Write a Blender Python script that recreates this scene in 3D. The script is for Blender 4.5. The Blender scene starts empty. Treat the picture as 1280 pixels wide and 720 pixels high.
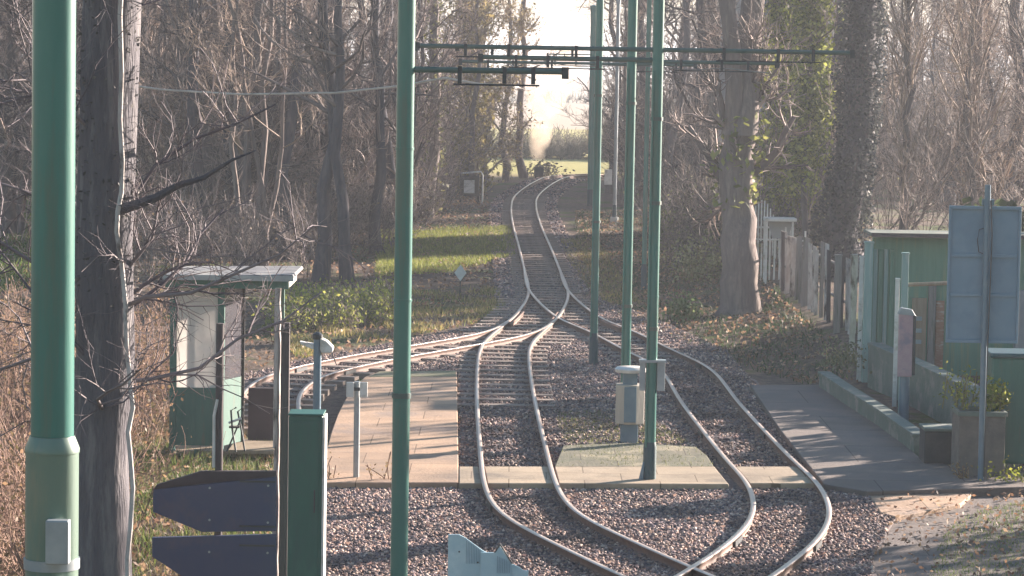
import bpy, math, random
import numpy as np
from mathutils import Vector, Matrix

random.seed(7)
rng = np.random.default_rng(11)
SC = bpy.context.scene
COL = SC.collection

# ------------------------------------------------------------------ camera
FPX, HC = 3680.0, 5.1
PITCH = math.atan(286 / FPX)
ROLL = math.radians(0.95)
_f = np.array([0, math.cos(PITCH), -math.sin(PITCH)])
_r0 = np.array([1.0, 0, 0]); _u0 = np.cross(_r0, _f)
_r = math.cos(ROLL) * _r0 + math.sin(ROLL) * _u0
_u = -math.sin(ROLL) * _r0 + math.cos(ROLL) * _u0

def ray(px, py):
    return _f + _r * (px - 640) / FPX - _u * (py - 360) / FPX

def G(px, py, z=0.0):
    d = ray(px, py); t = (z - HC) / d[2]
    return np.array([d[0] * t, d[1] * t, z])

def Pd(px, py, D):
    d = ray(px, py); t = D / d[1]
    return np.array([d[0] * t, D, HC + d[2] * t])

cam = bpy.data.cameras.new('camera'); camo = bpy.data.objects.new('camera', cam); COL.objects.link(camo)
camo.matrix_world = Matrix(((_r[0], _u[0], -_f[0], 0), (_r[1], _u[1], -_f[1], 0), (_r[2], _u[2], -_f[2], HC), (0, 0, 0, 1)))
cam.sensor_width = 36; cam.lens = 36 * FPX / 1280; cam.clip_start = 0.5; cam.clip_end = 6000
SC.camera = camo

# ------------------------------------------------------------------ light
SUN_AZ, SUN_EL = 50.0, 14.0
w = bpy.data.worlds.new('World'); SC.world = w; w.use_nodes = True
nt = w.node_tree; bg = nt.nodes['Background']
sky = nt.nodes.new('ShaderNodeTexSky'); sky.sky_type = 'NISHITA'; sky.sun_disc = False
sky.sun_elevation = math.radians(SUN_EL); sky.sun_rotation = math.radians(SUN_AZ)
sky.air_density = 1.6; sky.dust_density = 0.6; sky.ozone_density = 4.0
nt.links.new(sky.outputs[0], bg.inputs[0]); bg.inputs[1].default_value = 0.05
sl = bpy.data.lights.new('sun', 'SUN'); sl.energy = 5.0; sl.angle = math.radians(0.6); sl.color = (1.0, 0.84, 0.70)
so = bpy.data.objects.new('sun', sl); COL.objects.link(so)
az, el = math.radians(SUN_AZ), math.radians(SUN_EL)
sd = Vector((math.sin(az) * math.cos(el), math.cos(az) * math.cos(el), math.sin(el)))
so.rotation_euler = sd.to_track_quat('Z', 'Y').to_euler()
so.location = (20, 20, 40)
SC.view_settings.view_transform = 'Standard'; SC.view_settings.look = 'None'
SC.view_settings.exposure = 2.05; SC.view_settings.gamma = 1.0
SC.view_settings.use_white_balance = True; SC.view_settings.white_balance_temperature = 6350; SC.view_settings.white_balance_tint = 11
SC.render.engine = 'CYCLES'
SC.cycles.use_denoising = True; SC.cycles.denoising_prefilter = 'ACCURATE'
SC.cycles.max_bounces = 5; SC.cycles.diffuse_bounces = 2; SC.cycles.glossy_bounces = 2
SC.cycles.transmission_bounces = 3; SC.cycles.volume_bounces = 1; SC.cycles.transparent_max_bounces = 6
SC.cycles.caustics_reflective = False; SC.cycles.caustics_refractive = False

# ------------------------------------------------------------------ materials
def mat(name, c1, c2=None, scale=3.0, rough=0.8, bump=0.0, metal=0.0, stretch=(1, 1, 1), c3=None, spec=0.5,
        detail=6.0, trans=0.0, bscale=None, s3=0.7, slab=None):
    m = bpy.data.materials.new(name); m.use_nodes = True
    n = m.node_tree.nodes; l = m.node_tree.links; b = n['Principled BSDF']
    b.inputs['Roughness'].default_value = rough; b.inputs['Metallic'].default_value = metal
    b.inputs['Specular IOR Level'].default_value = spec
    tc = n.new('ShaderNodeTexCoord'); mp = n.new('ShaderNodeMapping'); mp.inputs['Scale'].default_value = stretch
    l.new(tc.outputs['Object'], mp.inputs[0])
    def ramp(sc, lo, hi, off=0.0):
        t = n.new('ShaderNodeTexNoise'); t.inputs['Scale'].default_value = sc; t.inputs['Detail'].default_value = detail
        t.inputs['Roughness'].default_value = 0.65
        m2 = n.new('ShaderNodeMapping'); m2.inputs['Location'].default_value = (off, off * 2, 0)
        l.new(mp.outputs[0], m2.inputs[0]); l.new(m2.outputs[0], t.inputs[0])
        r = n.new('ShaderNodeMapRange'); r.inputs['From Min'].default_value = lo; r.inputs['From Max'].default_value = hi
        l.new(t.outputs[0], r.inputs[0]); return r.outputs[0], t.outputs[0]
    if c2 is None: c2 = tuple(x * 0.7 for x in c1)
    f1, raw = ramp(scale, 0.35, 0.65)
    mx = n.new('ShaderNodeMix'); mx.data_type = 'RGBA'
    mx.inputs[6].default_value = (*c1, 1); mx.inputs[7].default_value = (*c2, 1); l.new(f1, mx.inputs[0])
    out = mx.outputs[2]
    if c3 is not None:
        f2, _ = ramp(scale * s3, 0.52, 0.64, 7.3)
        m3 = n.new('ShaderNodeMix'); m3.data_type = 'RGBA'; l.new(out, m3.inputs[6]); m3.inputs[7].default_value = (*c3, 1)
        l.new(f2, m3.inputs[0]); out = m3.outputs[2]
    if slab:
        bk = n.new('ShaderNodeTexBrick'); bk.inputs['Scale'].default_value = 1; bk.inputs['Brick Width'].default_value = slab[0]
        bk.inputs['Row Height'].default_value = slab[1]; bk.inputs['Mortar Size'].default_value = .008; bk.inputs['Mortar Smooth'].default_value = .3
        bk.inputs['Color1'].default_value = (1, 1, 1, 1); bk.inputs['Color2'].default_value = (.80, .80, .82, 1); bk.inputs['Mortar'].default_value = (.35, .32, .28, 1)
        l.new(tc.outputs['Object'], bk.inputs[0]); mm = n.new('ShaderNodeMix'); mm.data_type = 'RGBA'; mm.blend_type = 'MULTIPLY'; mm.inputs[0].default_value = 1
        l.new(out, mm.inputs[6]); l.new(bk.outputs[0], mm.inputs[7]); out = mm.outputs[2]
        st = n.new('ShaderNodeTexNoise'); st.inputs['Scale'].default_value = .9; st.inputs['Detail'].default_value = 8; st.inputs['Roughness'].default_value = .7; l.new(tc.outputs['Object'], st.inputs[0])
        sr = n.new('ShaderNodeMapRange'); sr.inputs['From Min'].default_value = .5; sr.inputs['From Max'].default_value = .68; sr.inputs['To Max'].default_value = .55; l.new(st.outputs[0], sr.inputs[0])
        m5 = n.new('ShaderNodeMix'); m5.data_type = 'RGBA'; l.new(sr.outputs[0], m5.inputs[0]); l.new(out, m5.inputs[6]); m5.inputs[7].default_value = (.14, .115, .09, 1); out = m5.outputs[2]
    l.new(out, b.inputs['Base Color'])
    if bump:
        bt = n.new('ShaderNodeTexNoise'); bt.inputs['Scale'].default_value = bscale or scale * 4; bt.inputs['Detail'].default_value = 5
        l.new(mp.outputs[0], bt.inputs[0])
        bp = n.new('ShaderNodeBump'); bp.inputs['Strength'].default_value = bump; bp.inputs['Distance'].default_value = 0.03
        l.new(bt.outputs[0], bp.inputs['Height']); l.new(bp.outputs[0], b.inputs['Normal'])
    if trans:
        tr = n.new('ShaderNodeBsdfTranslucent'); ms = n.new('ShaderNodeMixShader'); ms.inputs[0].default_value = trans
        l.new(out, tr.inputs[0]); l.new(b.outputs[0], ms.inputs[1]); l.new(tr.outputs[0], ms.inputs[2])
        l.new(ms.outputs[0], n['Material Output'].inputs[0])
    return m

def vcmat(name, rough=0.9, trans=0.0, bump=0.0):
    """colour from a per-face random attribute (stones, leaves, twigs)."""
    m = bpy.data.materials.new(name); m.use_nodes = True
    n = m.node_tree.nodes; l = m.node_tree.links; b = n['Principled BSDF']
    a = n.new('ShaderNodeAttribute'); a.attribute_name = 'tint'
    l.new(a.outputs['Color'], b.inputs['Base Color']); b.inputs['Roughness'].default_value = rough
    b.inputs['Specular IOR Level'].default_value = 0.35
    if trans:
        tr = n.new('ShaderNodeBsdfTranslucent'); ms = n.new('ShaderNodeMixShader'); ms.inputs[0].default_value = trans
        l.new(a.outputs['Color'], tr.inputs[0]); l.new(b.outputs[0], ms.inputs[1]); l.new(tr.outputs[0], ms.inputs[2])
        l.new(ms.outputs[0], n['Material Output'].inputs[0])
    return m

M = dict(
    pole=mat('green_paint', (0.028, 0.165, 0.14), (0.04, 0.20, 0.17), 2.2, 0.36, 0.05, stretch=(3, 3, .35), c3=(0.07, 0.15, 0.12)),
    pole_old=mat('old_green_paint', (0.15, 0.22, 0.165), (0.115, 0.20, 0.16), 1.6, 0.45, 0.08, stretch=(3, 3, .5), c3=(0.22, 0.23, 0.16)),
    pole_blue=mat('dark_blue_green_paint', (0.02, 0.06, 0.085), (0.03, 0.09, 0.10), 4, 0.5, .05, stretch=(3, 3, .5)),
    greypost=mat('galvanised_steel', (0.40, 0.44, 0.46), (0.30, 0.34, 0.37), 6, 0.45, .04, 0.3),
    greydark=mat('dark_steel', (0.07, 0.08, 0.09), (0.04, 0.045, 0.05), 6, 0.5, .05, 0.4),
    white=mat('white_paint', (0.78, 0.77, 0.74), (0.62, 0.61, 0.58), 5, 0.5, .04, c3=(0.45, 0.43, 0.38)),
    peel=mat('peeling_white_paint', (0.62, 0.58, 0.55), (0.40, 0.34, 0.32), 9, 0.8, .3, stretch=(1, 1, .35), c3=(0.10, 0.08, 0.07)),
    timber=mat('dark_timber', (0.075, 0.065, 0.072), (0.11, 0.09, 0.09), 5, 0.85, .3, stretch=(4, 4, .3)),
    timber_grey=mat('grey_weathered_timber', (0.22, 0.205, 0.20), (0.30, 0.27, 0.25), 4, 0.9, .3, stretch=(5, 5, .3), c3=(0.11, 0.11, 0.09)),
    timber_tan=mat('tan_timber', (0.40, 0.31, 0.22), (0.30, 0.22, 0.15), 4, 0.8, .2, stretch=(4, 4, .4)),
    shel_green=mat('shelter_green_paint', (0.035, 0.125, 0.105), (0.05, 0.155, 0.125), 3, 0.55, .08, stretch=(3, 3, .5), c3=(0.08, 0.13, 0.10)),
    cab_green=mat('cabinet_green_paint', (0.015, 0.13, 0.10), (0.02, 0.105, 0.09), 2.5, 0.4, .05, stretch=(2, 2, .5), c3=(0.03, 0.155, 0.12)),
    mint=mat('pale_mint_paint', (0.30, 0.46, 0.42), (0.24, 0.38, 0.36), 5, 0.5, .05, stretch=(3, 3, .3), c3=(0.42, 0.50, 0.46)),
    mid_green=mat('mid_green_board', (0.12, 0.27, 0.19), (0.15, 0.31, 0.22), 2.5, 0.6, .1, stretch=(6, 6, .3), c3=(0.22, 0.30, 0.18)),
    navy=mat('navy_board', (0.06, 0.075, 0.15), (0.04, 0.06, 0.15), 1.4, 0.55, .05, c3=(0.09, 0.085, 0.14)),
    maroon=mat('maroon_board', (0.06, 0.042, 0.055), (0.05, 0.036, 0.046), 3, 0.7, .1),
    bluegrey=mat('blue_grey_metal', (0.17, 0.28, 0.37), (0.20, 0.31, 0.40), 1.7, 0.5, .04, c3=(0.15, 0.25, 0.34)),
    bluepost=mat('blue_grey_post', (0.12, 0.20, 0.27), (0.16, 0.24, 0.30), 5, 0.4, .04, 0.2),
    paleblue=mat('pale_blue_board', (0.42, 0.60, 0.68), (0.36, 0.54, 0.63), 3, 0.6, .05, c3=(0.50, 0.66, 0.72)),
    roof=mat('grey_roof_felt', (0.24, 0.24, 0.25), (0.15, 0.15, 0.16), 5, 0.8, .3, c3=(0.40, 0.39, 0.36)),
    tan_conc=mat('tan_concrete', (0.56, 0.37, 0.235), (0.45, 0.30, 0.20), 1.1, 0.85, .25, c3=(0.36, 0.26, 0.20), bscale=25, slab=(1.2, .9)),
    pale_conc=mat('pale_concrete', (0.50, 0.39, 0.27), (0.40, 0.31, 0.21), 1.6, 0.85, .2, c3=(0.27, 0.22, 0.16), bscale=25, slab=(.9, .6)),
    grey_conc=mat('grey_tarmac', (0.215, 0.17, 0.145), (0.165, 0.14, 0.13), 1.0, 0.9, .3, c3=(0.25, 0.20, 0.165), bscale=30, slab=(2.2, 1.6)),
    moss=mat('mossy_concrete', (0.24, 0.22, 0.13), (0.17, 0.18, 0.09), 3, 0.9, .3, c3=(0.32, 0.27, 0.19)),
    moss_dark=mat('mossy_dark_concrete', (0.20, 0.185, 0.12), (0.13, 0.135, 0.085), 2.2, 0.95, .5, c3=(0.34, 0.29, 0.19), bscale=18, slab=(.9, .6)),
    green_stone=mat('algae_green_stone', (0.12, 0.16, 0.135), (0.16, 0.19, 0.165), 4, 0.85, .4, c3=(0.24, 0.24, 0.21)),
    dark_stone=mat('dark_weathered_block', (0.045, 0.05, 0.055), (0.07, 0.07, 0.07), 4, 0.9, .3),
    brown_stone=mat('brown_stone', (0.19, 0.165, 0.145), (0.13, 0.12, 0.11), 5, 0.9, .4),
    brick=mat('red_brick', (0.34, 0.16, 0.10), (0.42, 0.24, 0.17), 9, 0.85, .3, stretch=(1, 1, 4), c3=(0.48, 0.38, 0.30)),
    rust=mat('rail_rust', (0.20, 0.115, 0.085), (0.13, 0.075, 0.06), 8, 0.75, .2),
    shine=mat('polished_rail', (0.72, 0.62, 0.57), (0.58, 0.46, 0.40), 3, 0.36, 0, 0.75, stretch=(1, .2, 1)),
    sleeper=mat('weathered_sleeper', (0.22, 0.175, 0.15), (0.34, 0.27, 0.22), 6, 0.9, .4, stretch=(.4, 3, 1), c3=(0.10, 0.085, 0.075)),
    bark=mat('grey_bark', (0.15, 0.13, 0.135), (0.10, 0.09, 0.095), 5, 0.9, .8, stretch=(2, 2, .35), c3=(0.20, 0.17, 0.155)),
    bark_brown=mat('brown_bark', (0.21, 0.165, 0.15), (0.155, 0.125, 0.12), 4, 0.9, .7, stretch=(2, 2, .35), c3=(0.26, 0.21, 0.18)),
    bark_dark=mat('dark_ivied_bark', (0.075, 0.07, 0.085), (0.05, 0.05, 0.065), 4, 0.9, .8, stretch=(2, 2, .4), c3=(0.12, 0.10, 0.105)),
    arm=mat('dull_grey_green_paint', (0.07, 0.12, 0.11), (0.10, 0.15, 0.13), 3, .5, .05),
    wire=mat('dark_cable', (0.06, 0.065, 0.07), None, 5, 0.5),
    palewire=mat('pale_cable', (0.62, 0.57, 0.52), (0.45, 0.40, 0.37), 5, 0.6),
    pink=mat('faded_poster', (0.42, 0.27, 0.31), (0.50, 0.34, 0.36), 6, 0.6, 0, c3=(0.30, 0.24, 0.30)),
    binpale=mat('pale_bin_panel', (0.52, 0.46, 0.38), (0.42, 0.39, 0.33), 4, 0.7, .15, stretch=(2, 2, .5)),
    blackpaint=mat('black_paint', (0.02, 0.02, 0.022), None, 5, 0.4),
    wall=mat('rendered_wall', (0.42, 0.42, 0.43), (0.34, 0.34, 0.35), 2, 0.9, .1),
    field=mat('pale_field', (0.36, 0.33, 0.16), (0.30, 0.30, 0.12), .05, 0.95, 0),
    hill=mat('wooded_hill', (0.09, 0.10, 0.07), (0.13, 0.13, 0.09), .03, 0.95, 0),
    vc=vcmat('tinted_matte'), leaf=vcmat('tinted_leaf', 0.6, 0.4), twig=vcmat('tinted_twig', 0.75),
)
def glass(name, c, rough, mixf):
    m = bpy.data.materials.new(name); m.use_nodes = True
    n = m.node_tree.nodes; l = m.node_tree.links; b = n['Principled BSDF']
    b.inputs['Base Color'].default_value = (*c, 1); b.inputs['Roughness'].default_value = rough
    tc = n.new('ShaderNodeTexCoord'); ns = n.new('ShaderNodeTexNoise'); ns.inputs['Scale'].default_value = 2.5
    ns.inputs['Detail'].default_value = 6
    l.new(tc.outputs['Object'], ns.inputs[0])
    mr = n.new('ShaderNodeMapRange'); mr.inputs['From Min'].default_value = .35; mr.inputs['From Max'].default_value = .65
    mr.inputs['To Min'].default_value = mixf - .15; mr.inputs['To Max'].default_value = min(1, mixf + .15)
    l.new(ns.outputs[0], mr.inputs[0])
    t = n.new('ShaderNodeBsdfTransparent'); ms = n.new('ShaderNodeMixShader')
    l.new(mr.outputs[0], ms.inputs[0]); l.new(t.outputs[0], ms.inputs[1]); l.new(b.outputs[0], ms.inputs[2])
    tr = n.new('ShaderNodeBsdfTranslucent'); tr.inputs[0].default_value = (*c, 1)
    ad = n.new('ShaderNodeMixShader'); ad.inputs[0].default_value = .5
    l.new(b.outputs[0], ad.inputs[1]); l.new(tr.outputs[0], ad.inputs[2]); l.new(ad.outputs[0], ms.inputs[2])
    l.new(ms.outputs[0], n['Material Output'].inputs[0]); return m
for k_ in ('pole', 'pole_old'):
    b_ = M[k_].node_tree.nodes['Principled BSDF']; b_.inputs['Coat Weight'].default_value = .5; b_.inputs['Coat Roughness'].default_value = .26
M['glass'] = glass('grimy_glass', (0.80, 0.77, 0.74), 0.3, 0.82)
M['glass2'] = glass('dull_glass', (0.25, 0.24, 0.27), 0.2, 0.6)

def ground_mat():
    m = bpy.data.materials.new('leafy_earth'); m.use_nodes = True
    n = m.node_tree.nodes; l = m.node_tree.links; b = n['Principled BSDF']; b.inputs['Roughness'].default_value = .95
    b.inputs['Specular IOR Level'].default_value = .15
    tc = n.new('ShaderNodeTexCoord')
    def noise(s, d=7):
        t = n.new('ShaderNodeTexNoise'); t.inputs['Scale'].default_value = s; t.inputs['Detail'].default_value = d
        t.inputs['Roughness'].default_value = .7; l.new(tc.outputs['Object'], t.inputs[0]); return t
    a = noise(6); r = n.new('ShaderNodeValToRGB'); l.new(a.outputs[0], r.inputs[0]); e = r.color_ramp.elements
    e[0].position = .3; e[0].color = (.07, .055, .045, 1); e[1].position = .7; e[1].color = (.24, .17, .125, 1)
    x = e.new(.5); x.color = (.14, .105, .085, 1)
    g = noise(.35, 5); g2 = noise(9); rg = n.new('ShaderNodeValToRGB'); l.new(g2.outputs[0], rg.inputs[0]); e = rg.color_ramp.elements
    e[0].position = .3; e[0].color = (.045, .065, .02, 1); e[1].position = .7; e[1].color = (.13, .16, .05, 1)
    mr = n.new('ShaderNodeMapRange'); mr.inputs['From Min'].default_value = .5; mr.inputs['From Max'].default_value = .6
    l.new(g.outputs[0], mr.inputs[0]); mx = n.new('ShaderNodeMix'); mx.data_type = 'RGBA'
    l.new(mr.outputs[0], mx.inputs[0]); l.new(r.outputs[0], mx.inputs[6]); l.new(rg.outputs[0], mx.inputs[7])
    # far away the land is pasture
    sp = n.new('ShaderNodeSeparateXYZ'); l.new(tc.outputs['Object'], sp.inputs[0])
    fr = n.new('ShaderNodeMapRange'); fr.inputs['From Min'].default_value = 128; fr.inputs['From Max'].default_value = 134
    l.new(sp.outputs[1], fr.inputs[0]); fn = noise(.03, 4)
    pf = n.new('ShaderNodeValToRGB'); l.new(fn.outputs[0], pf.inputs[0]); e = pf.color_ramp.elements
    e[0].position = .35; e[0].color = (.36, .34, .12, 1); e[1].position = .65; e[1].color = (.50, .44, .20, 1)
    m2 = n.new('ShaderNodeMix'); m2.data_type = 'RGBA'; l.new(fr.outputs[0], m2.inputs[0])
    l.new(mx.outputs[2], m2.inputs[6]); l.new(pf.outputs[0], m2.inputs[7])
    f2 = n.new('ShaderNodeMapRange'); f2.inputs['From Min'].default_value = 216; f2.inputs['From Max'].default_value = 222; l.new(sp.outputs[1], f2.inputs[0])
    m4 = n.new('ShaderNodeMix'); m4.data_type = 'RGBA'; l.new(f2.outputs[0], m4.inputs[0]); l.new(m2.outputs[2], m4.inputs[6]); m4.inputs[7].default_value = (.52, .42, .33, 1)
    l.new(m4.outputs[2], b.inputs['Base Color'])
    bt = noise(14); bp = n.new('ShaderNodeBump'); bp.inputs['Strength'].default_value = .8; bp.inputs['Distance'].default_value = .05
    l.new(bt.outputs[0], bp.inputs['Height']); l.new(bp.outputs[0], b.inputs['Normal'])
    return m
M['ground'] = ground_mat()
M['ballast'] = mat('ballast', (.17, .135, .13), (.10, .085, .09), 14, .9, 1.0, c3=(.25, .19, .17), bscale=24, detail=8)

# ------------------------------------------------------------------ object helpers
def link(o, parent=None):
    COL.objects.link(o)
    if parent is not None: o.parent = parent
    return o

def tag(o, label=None, cat=None, group=None, kind=None):
    if label: o['label'] = label
    if cat: o['category'] = cat
    if group: o['group'] = group
    if kind: o['kind'] = kind
    return o

def empty(name, loc, label, cat, group=None, rz=0.0):
    o = bpy.data.objects.new(name, None); o.location = tuple(loc); o.rotation_euler = (0, 0, rz)
    o.empty_display_size = .2; link(o); return tag(o, label, cat, group)

class MB:
    """collects shapes (given in the parent's local frame when a parent is used)"""
    def __init__(s): s.v = []; s.f = []
    def add(s, v, f):
        n = len(s.v); s.v += [tuple(map(float, p)) for p in v]; s.f += [tuple(i + n for i in q) for q in f]; return s
    def box(s, x0, x1, y0, y1, z0, z1):
        v = [(x, y, z) for x in (x0, x1) for y in (y0, y1) for z in (z0, z1)]
        return s.add(v, [(0, 1, 3, 2), (4, 6, 7, 5), (0, 4, 5, 1), (2, 3, 7, 6), (0, 2, 6, 4), (1, 5, 7, 3)])
    def tube(s, pts, rad, n=10, cap=True):
        pts = [Vector(p) for p in pts]
        if not hasattr(rad, '__len__'): rad = [rad] * len(pts)
        v = []; up = Vector((0, 0, 1))
        for i, p in enumerate(pts):
            d = (pts[min(i + 1, len(pts) - 1)] - pts[max(i - 1, 0)])
            d = d.normalized() if d.length else Vector((0, 0, 1))
            a = d.cross(up if abs(d.z) < .9 else Vector((1, 0, 0))).normalized(); b = d.cross(a)
            for k in range(n):
                t = 2 * math.pi * k / n; v.append(p + (a * math.cos(t) + b * math.sin(t)) * rad[i])
        f = [(i * n + k, i * n + (k + 1) % n, (i + 1) * n + (k + 1) % n, (i + 1) * n + k) for i in range(len(pts) - 1) for k in range(n)]
        if cap: f += [tuple(range(n))[::-1], tuple(range((len(pts) - 1) * n, len(pts) * n))]
        return s.add(v, f)
    def prism(s, poly, z0, z1):
        n = len(poly); v = [(p[0], p[1], z0) for p in poly] + [(p[0], p[1], z1) for p in poly]
        f = [tuple(range(n))[::-1], tuple(range(n, 2 * n))] + [(i, (i + 1) % n, n + (i + 1) % n, n + i) for i in range(n)]
        return s.add(v, f)
    def prism_y(s, poly, y0, y1):   # poly of (x,z)
        n = len(poly); v = [(p[0], y0, p[1]) for p in poly] + [(p[0], y1, p[1]) for p in poly]
        f = [tuple(range(n)), tuple(range(n, 2 * n))[::-1]] + [(i, n + i, n + (i + 1) % n, (i + 1) % n) for i in range(n)]
        return s.add(v, f)
    def build(s, name, m, parent=None, bevel=0.0, smooth=False):
        me = bpy.data.meshes.new(name); me.from_pydata(s.v, [], s.f); me.update()
        import bmesh
        bm = bmesh.new(); bm.from_mesh(me); bmesh.ops.recalc_face_normals(bm, faces=bm.faces); bm.to_mesh(me); bm.free()
        me.materials.append(m)
        if smooth:
            me.polygons.foreach_set('use_smooth', [True] * len(me.polygons))
            me.set_sharp_from_angle(angle=math.radians(40))
        o = bpy.data.objects.new(name, me); link(o, parent)
        if bevel:
            b = o.modifiers.new('bevel', 'BEVEL'); b.width = bevel; b.segments = 2; b.limit_method = 'ANGLE'
        return o

def npmesh(name, V, Fa, m, tint=None, parent=None, smooth=False):
    """V (n,3); Fa (k,3|4) ; tint (k,3) per face"""
    me = bpy.data.meshes.new(name); V = np.ascontiguousarray(V, dtype=np.float32); Fa = np.ascontiguousarray(Fa, dtype=np.int32)
    k, s = Fa.shape
    me.vertices.add(len(V)); me.vertices.foreach_set('co', V.ravel())
    me.loops.add(k * s); me.loops.foreach_set('vertex_index', Fa.ravel())
    me.polygons.add(k); me.polygons.foreach_set('loop_start', np.arange(0, k * s, s, dtype=np.int32))
    if smooth: me.polygons.foreach_set('use_smooth', np.ones(k, dtype=bool))
    me.update(calc_edges=True)
    if tint is not None:
        a = me.attributes.new('tint', 'FLOAT_COLOR', 'FACE')
        c = np.ones((k, 4), dtype=np.float32); c[:, :3] = tint; a.data.foreach_set('color', c.ravel())
    me.materials.append(m)
    o = bpy.data.objects.new(name, me); link(o, parent); return o

def nrm(a): return a / np.maximum(np.linalg.norm(a, axis=-1, keepdims=True), 1e-9)

def tubes_np(P, R, sides=3):
    """P (B,S,3), R (B,S) -> verts, quads"""
    B, S, _ = P.shape
    d = nrm(np.concatenate([P[:, 1:] - P[:, :-1], P[:, -1:] - P[:, -2:-1]], 1))
    ref = np.tile(np.array([0.31, 0.87, 0.2]), (B, S, 1)); a = nrm(np.cross(d, ref)); b = np.cross(d, a)
    t = np.arange(sides) * 2 * np.pi / sides
    V = P[:, :, None] + (a[:, :, None] * np.cos(t)[None, None, :, None] + b[:, :, None] * np.sin(t)[None, None, :, None]) * R[:, :, None, None]
    idx = np.arange(B * S * sides).reshape(B, S, sides)
    i0 = idx[:, :-1]; i1 = idx[:, 1:]
    Fq = np.stack([i0, np.roll(i0, -1, 2), np.roll(i1, -1, 2), i1], -1).reshape(-1, 4)
    return V.reshape(-1, 3), Fq

def grow(P, R, n, length, ang, segs=4, wig=.18, up=.15, tmin=.25, tmax=1.0, rk=.55, rmin=.004, g=rng):
    """children of branches P (B,S,3)"""
    B, S, _ = P.shape
    pi = np.repeat(np.arange(B), n); t = g.uniform(tmin, tmax, len(pi)) * (S - 1.001); i = t.astype(int); f = (t - i)[:, None]
    p0 = P[pi, i] * (1 - f) + P[pi, i + 1] * f; d = nrm(P[pi, i + 1] - P[pi, i]); r0 = R[pi, i] * (1 - f[:, 0]) + R[pi, i + 1] * f[:, 0]
    rnd = nrm(np.cross(d, g.normal(size=d.shape))); A = np.radians(g.uniform(ang[0], ang[1], len(pi)))[:, None]
    d = nrm(d * np.cos(A) + rnd * np.sin(A)); L = g.uniform(length[0], length[1], len(pi)) * (1.1 - .5 * t / (S - 1))
    C = np.zeros((len(pi), segs + 1, 3)); C[:, 0] = p0
    for k in range(segs):
        d = nrm(d + g.normal(size=d.shape) * wig + np.array([0, 0, up])); C[:, k + 1] = C[:, k] + d * (L / segs)[:, None]
    r = np.maximum(r0 * rk, rmin); RR = r[:, None] * np.linspace(1, .35, segs + 1)[None]
    return C, np.maximum(RR, rmin * .55)

def cat(parts):
    V = []; Fq = []; n = 0; T = []
    for v, f, t in parts:
        V.append(v); Fq.append(f + n); n += len(v); T.append(t)
    return np.concatenate(V), np.concatenate(Fq), np.concatenate(T)

def tint(k, c1, c2, g=rng, per=1):
    m = (k + per - 1) // per
    t = g.random((m, 1)) ** 1.8; c = np.array(c1) * (1 - t) + np.array(c2) * t; c = c * g.uniform(.8, 1.2, (m, 1))
    return np.repeat(c, per, 0)[:k]

def leaves(C, size, g=rng, flat=0.0):
    """C (n,3) centres -> quads"""
    n = len(C); a = nrm(g.normal(size=(n, 3)) * np.array([1, 1, 1 - flat])); b = nrm(np.cross(a, g.normal(size=(n, 3)) * np.array([1 - flat, 1 - flat, 1])))
    s = g.uniform(size * .6, size * 1.3, (n, 1)); a = a * s; b = b * s * .6
    V = np.stack([C - a, C + b, C + a * 1.1, C - b], 1).reshape(-1, 3)
    return V, np.arange(4 * n).reshape(n, 4)

def main_stem(base, top, r0, r1, segs=10, wig=.12, g=rng):
    t = np.linspace(0, 1, segs + 1)[:, None]; P = np.array(base) * (1 - t) + np.array(top) * t
    L = np.linalg.norm(np.array(top) - np.array(base)); off = np.cumsum(g.normal(size=(segs + 1, 3)) * wig * L / segs, 0)
    off -= off[:1] * (1 - t) + off[-1:] * t; off[:, 2] = 0; P = P + off
    R = r0 + (r1 - r0) * t[:, 0]; R[0] *= 1.35; 
    if segs > 3: R[1] *= 1.03
    return P[None], R[None]

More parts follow.
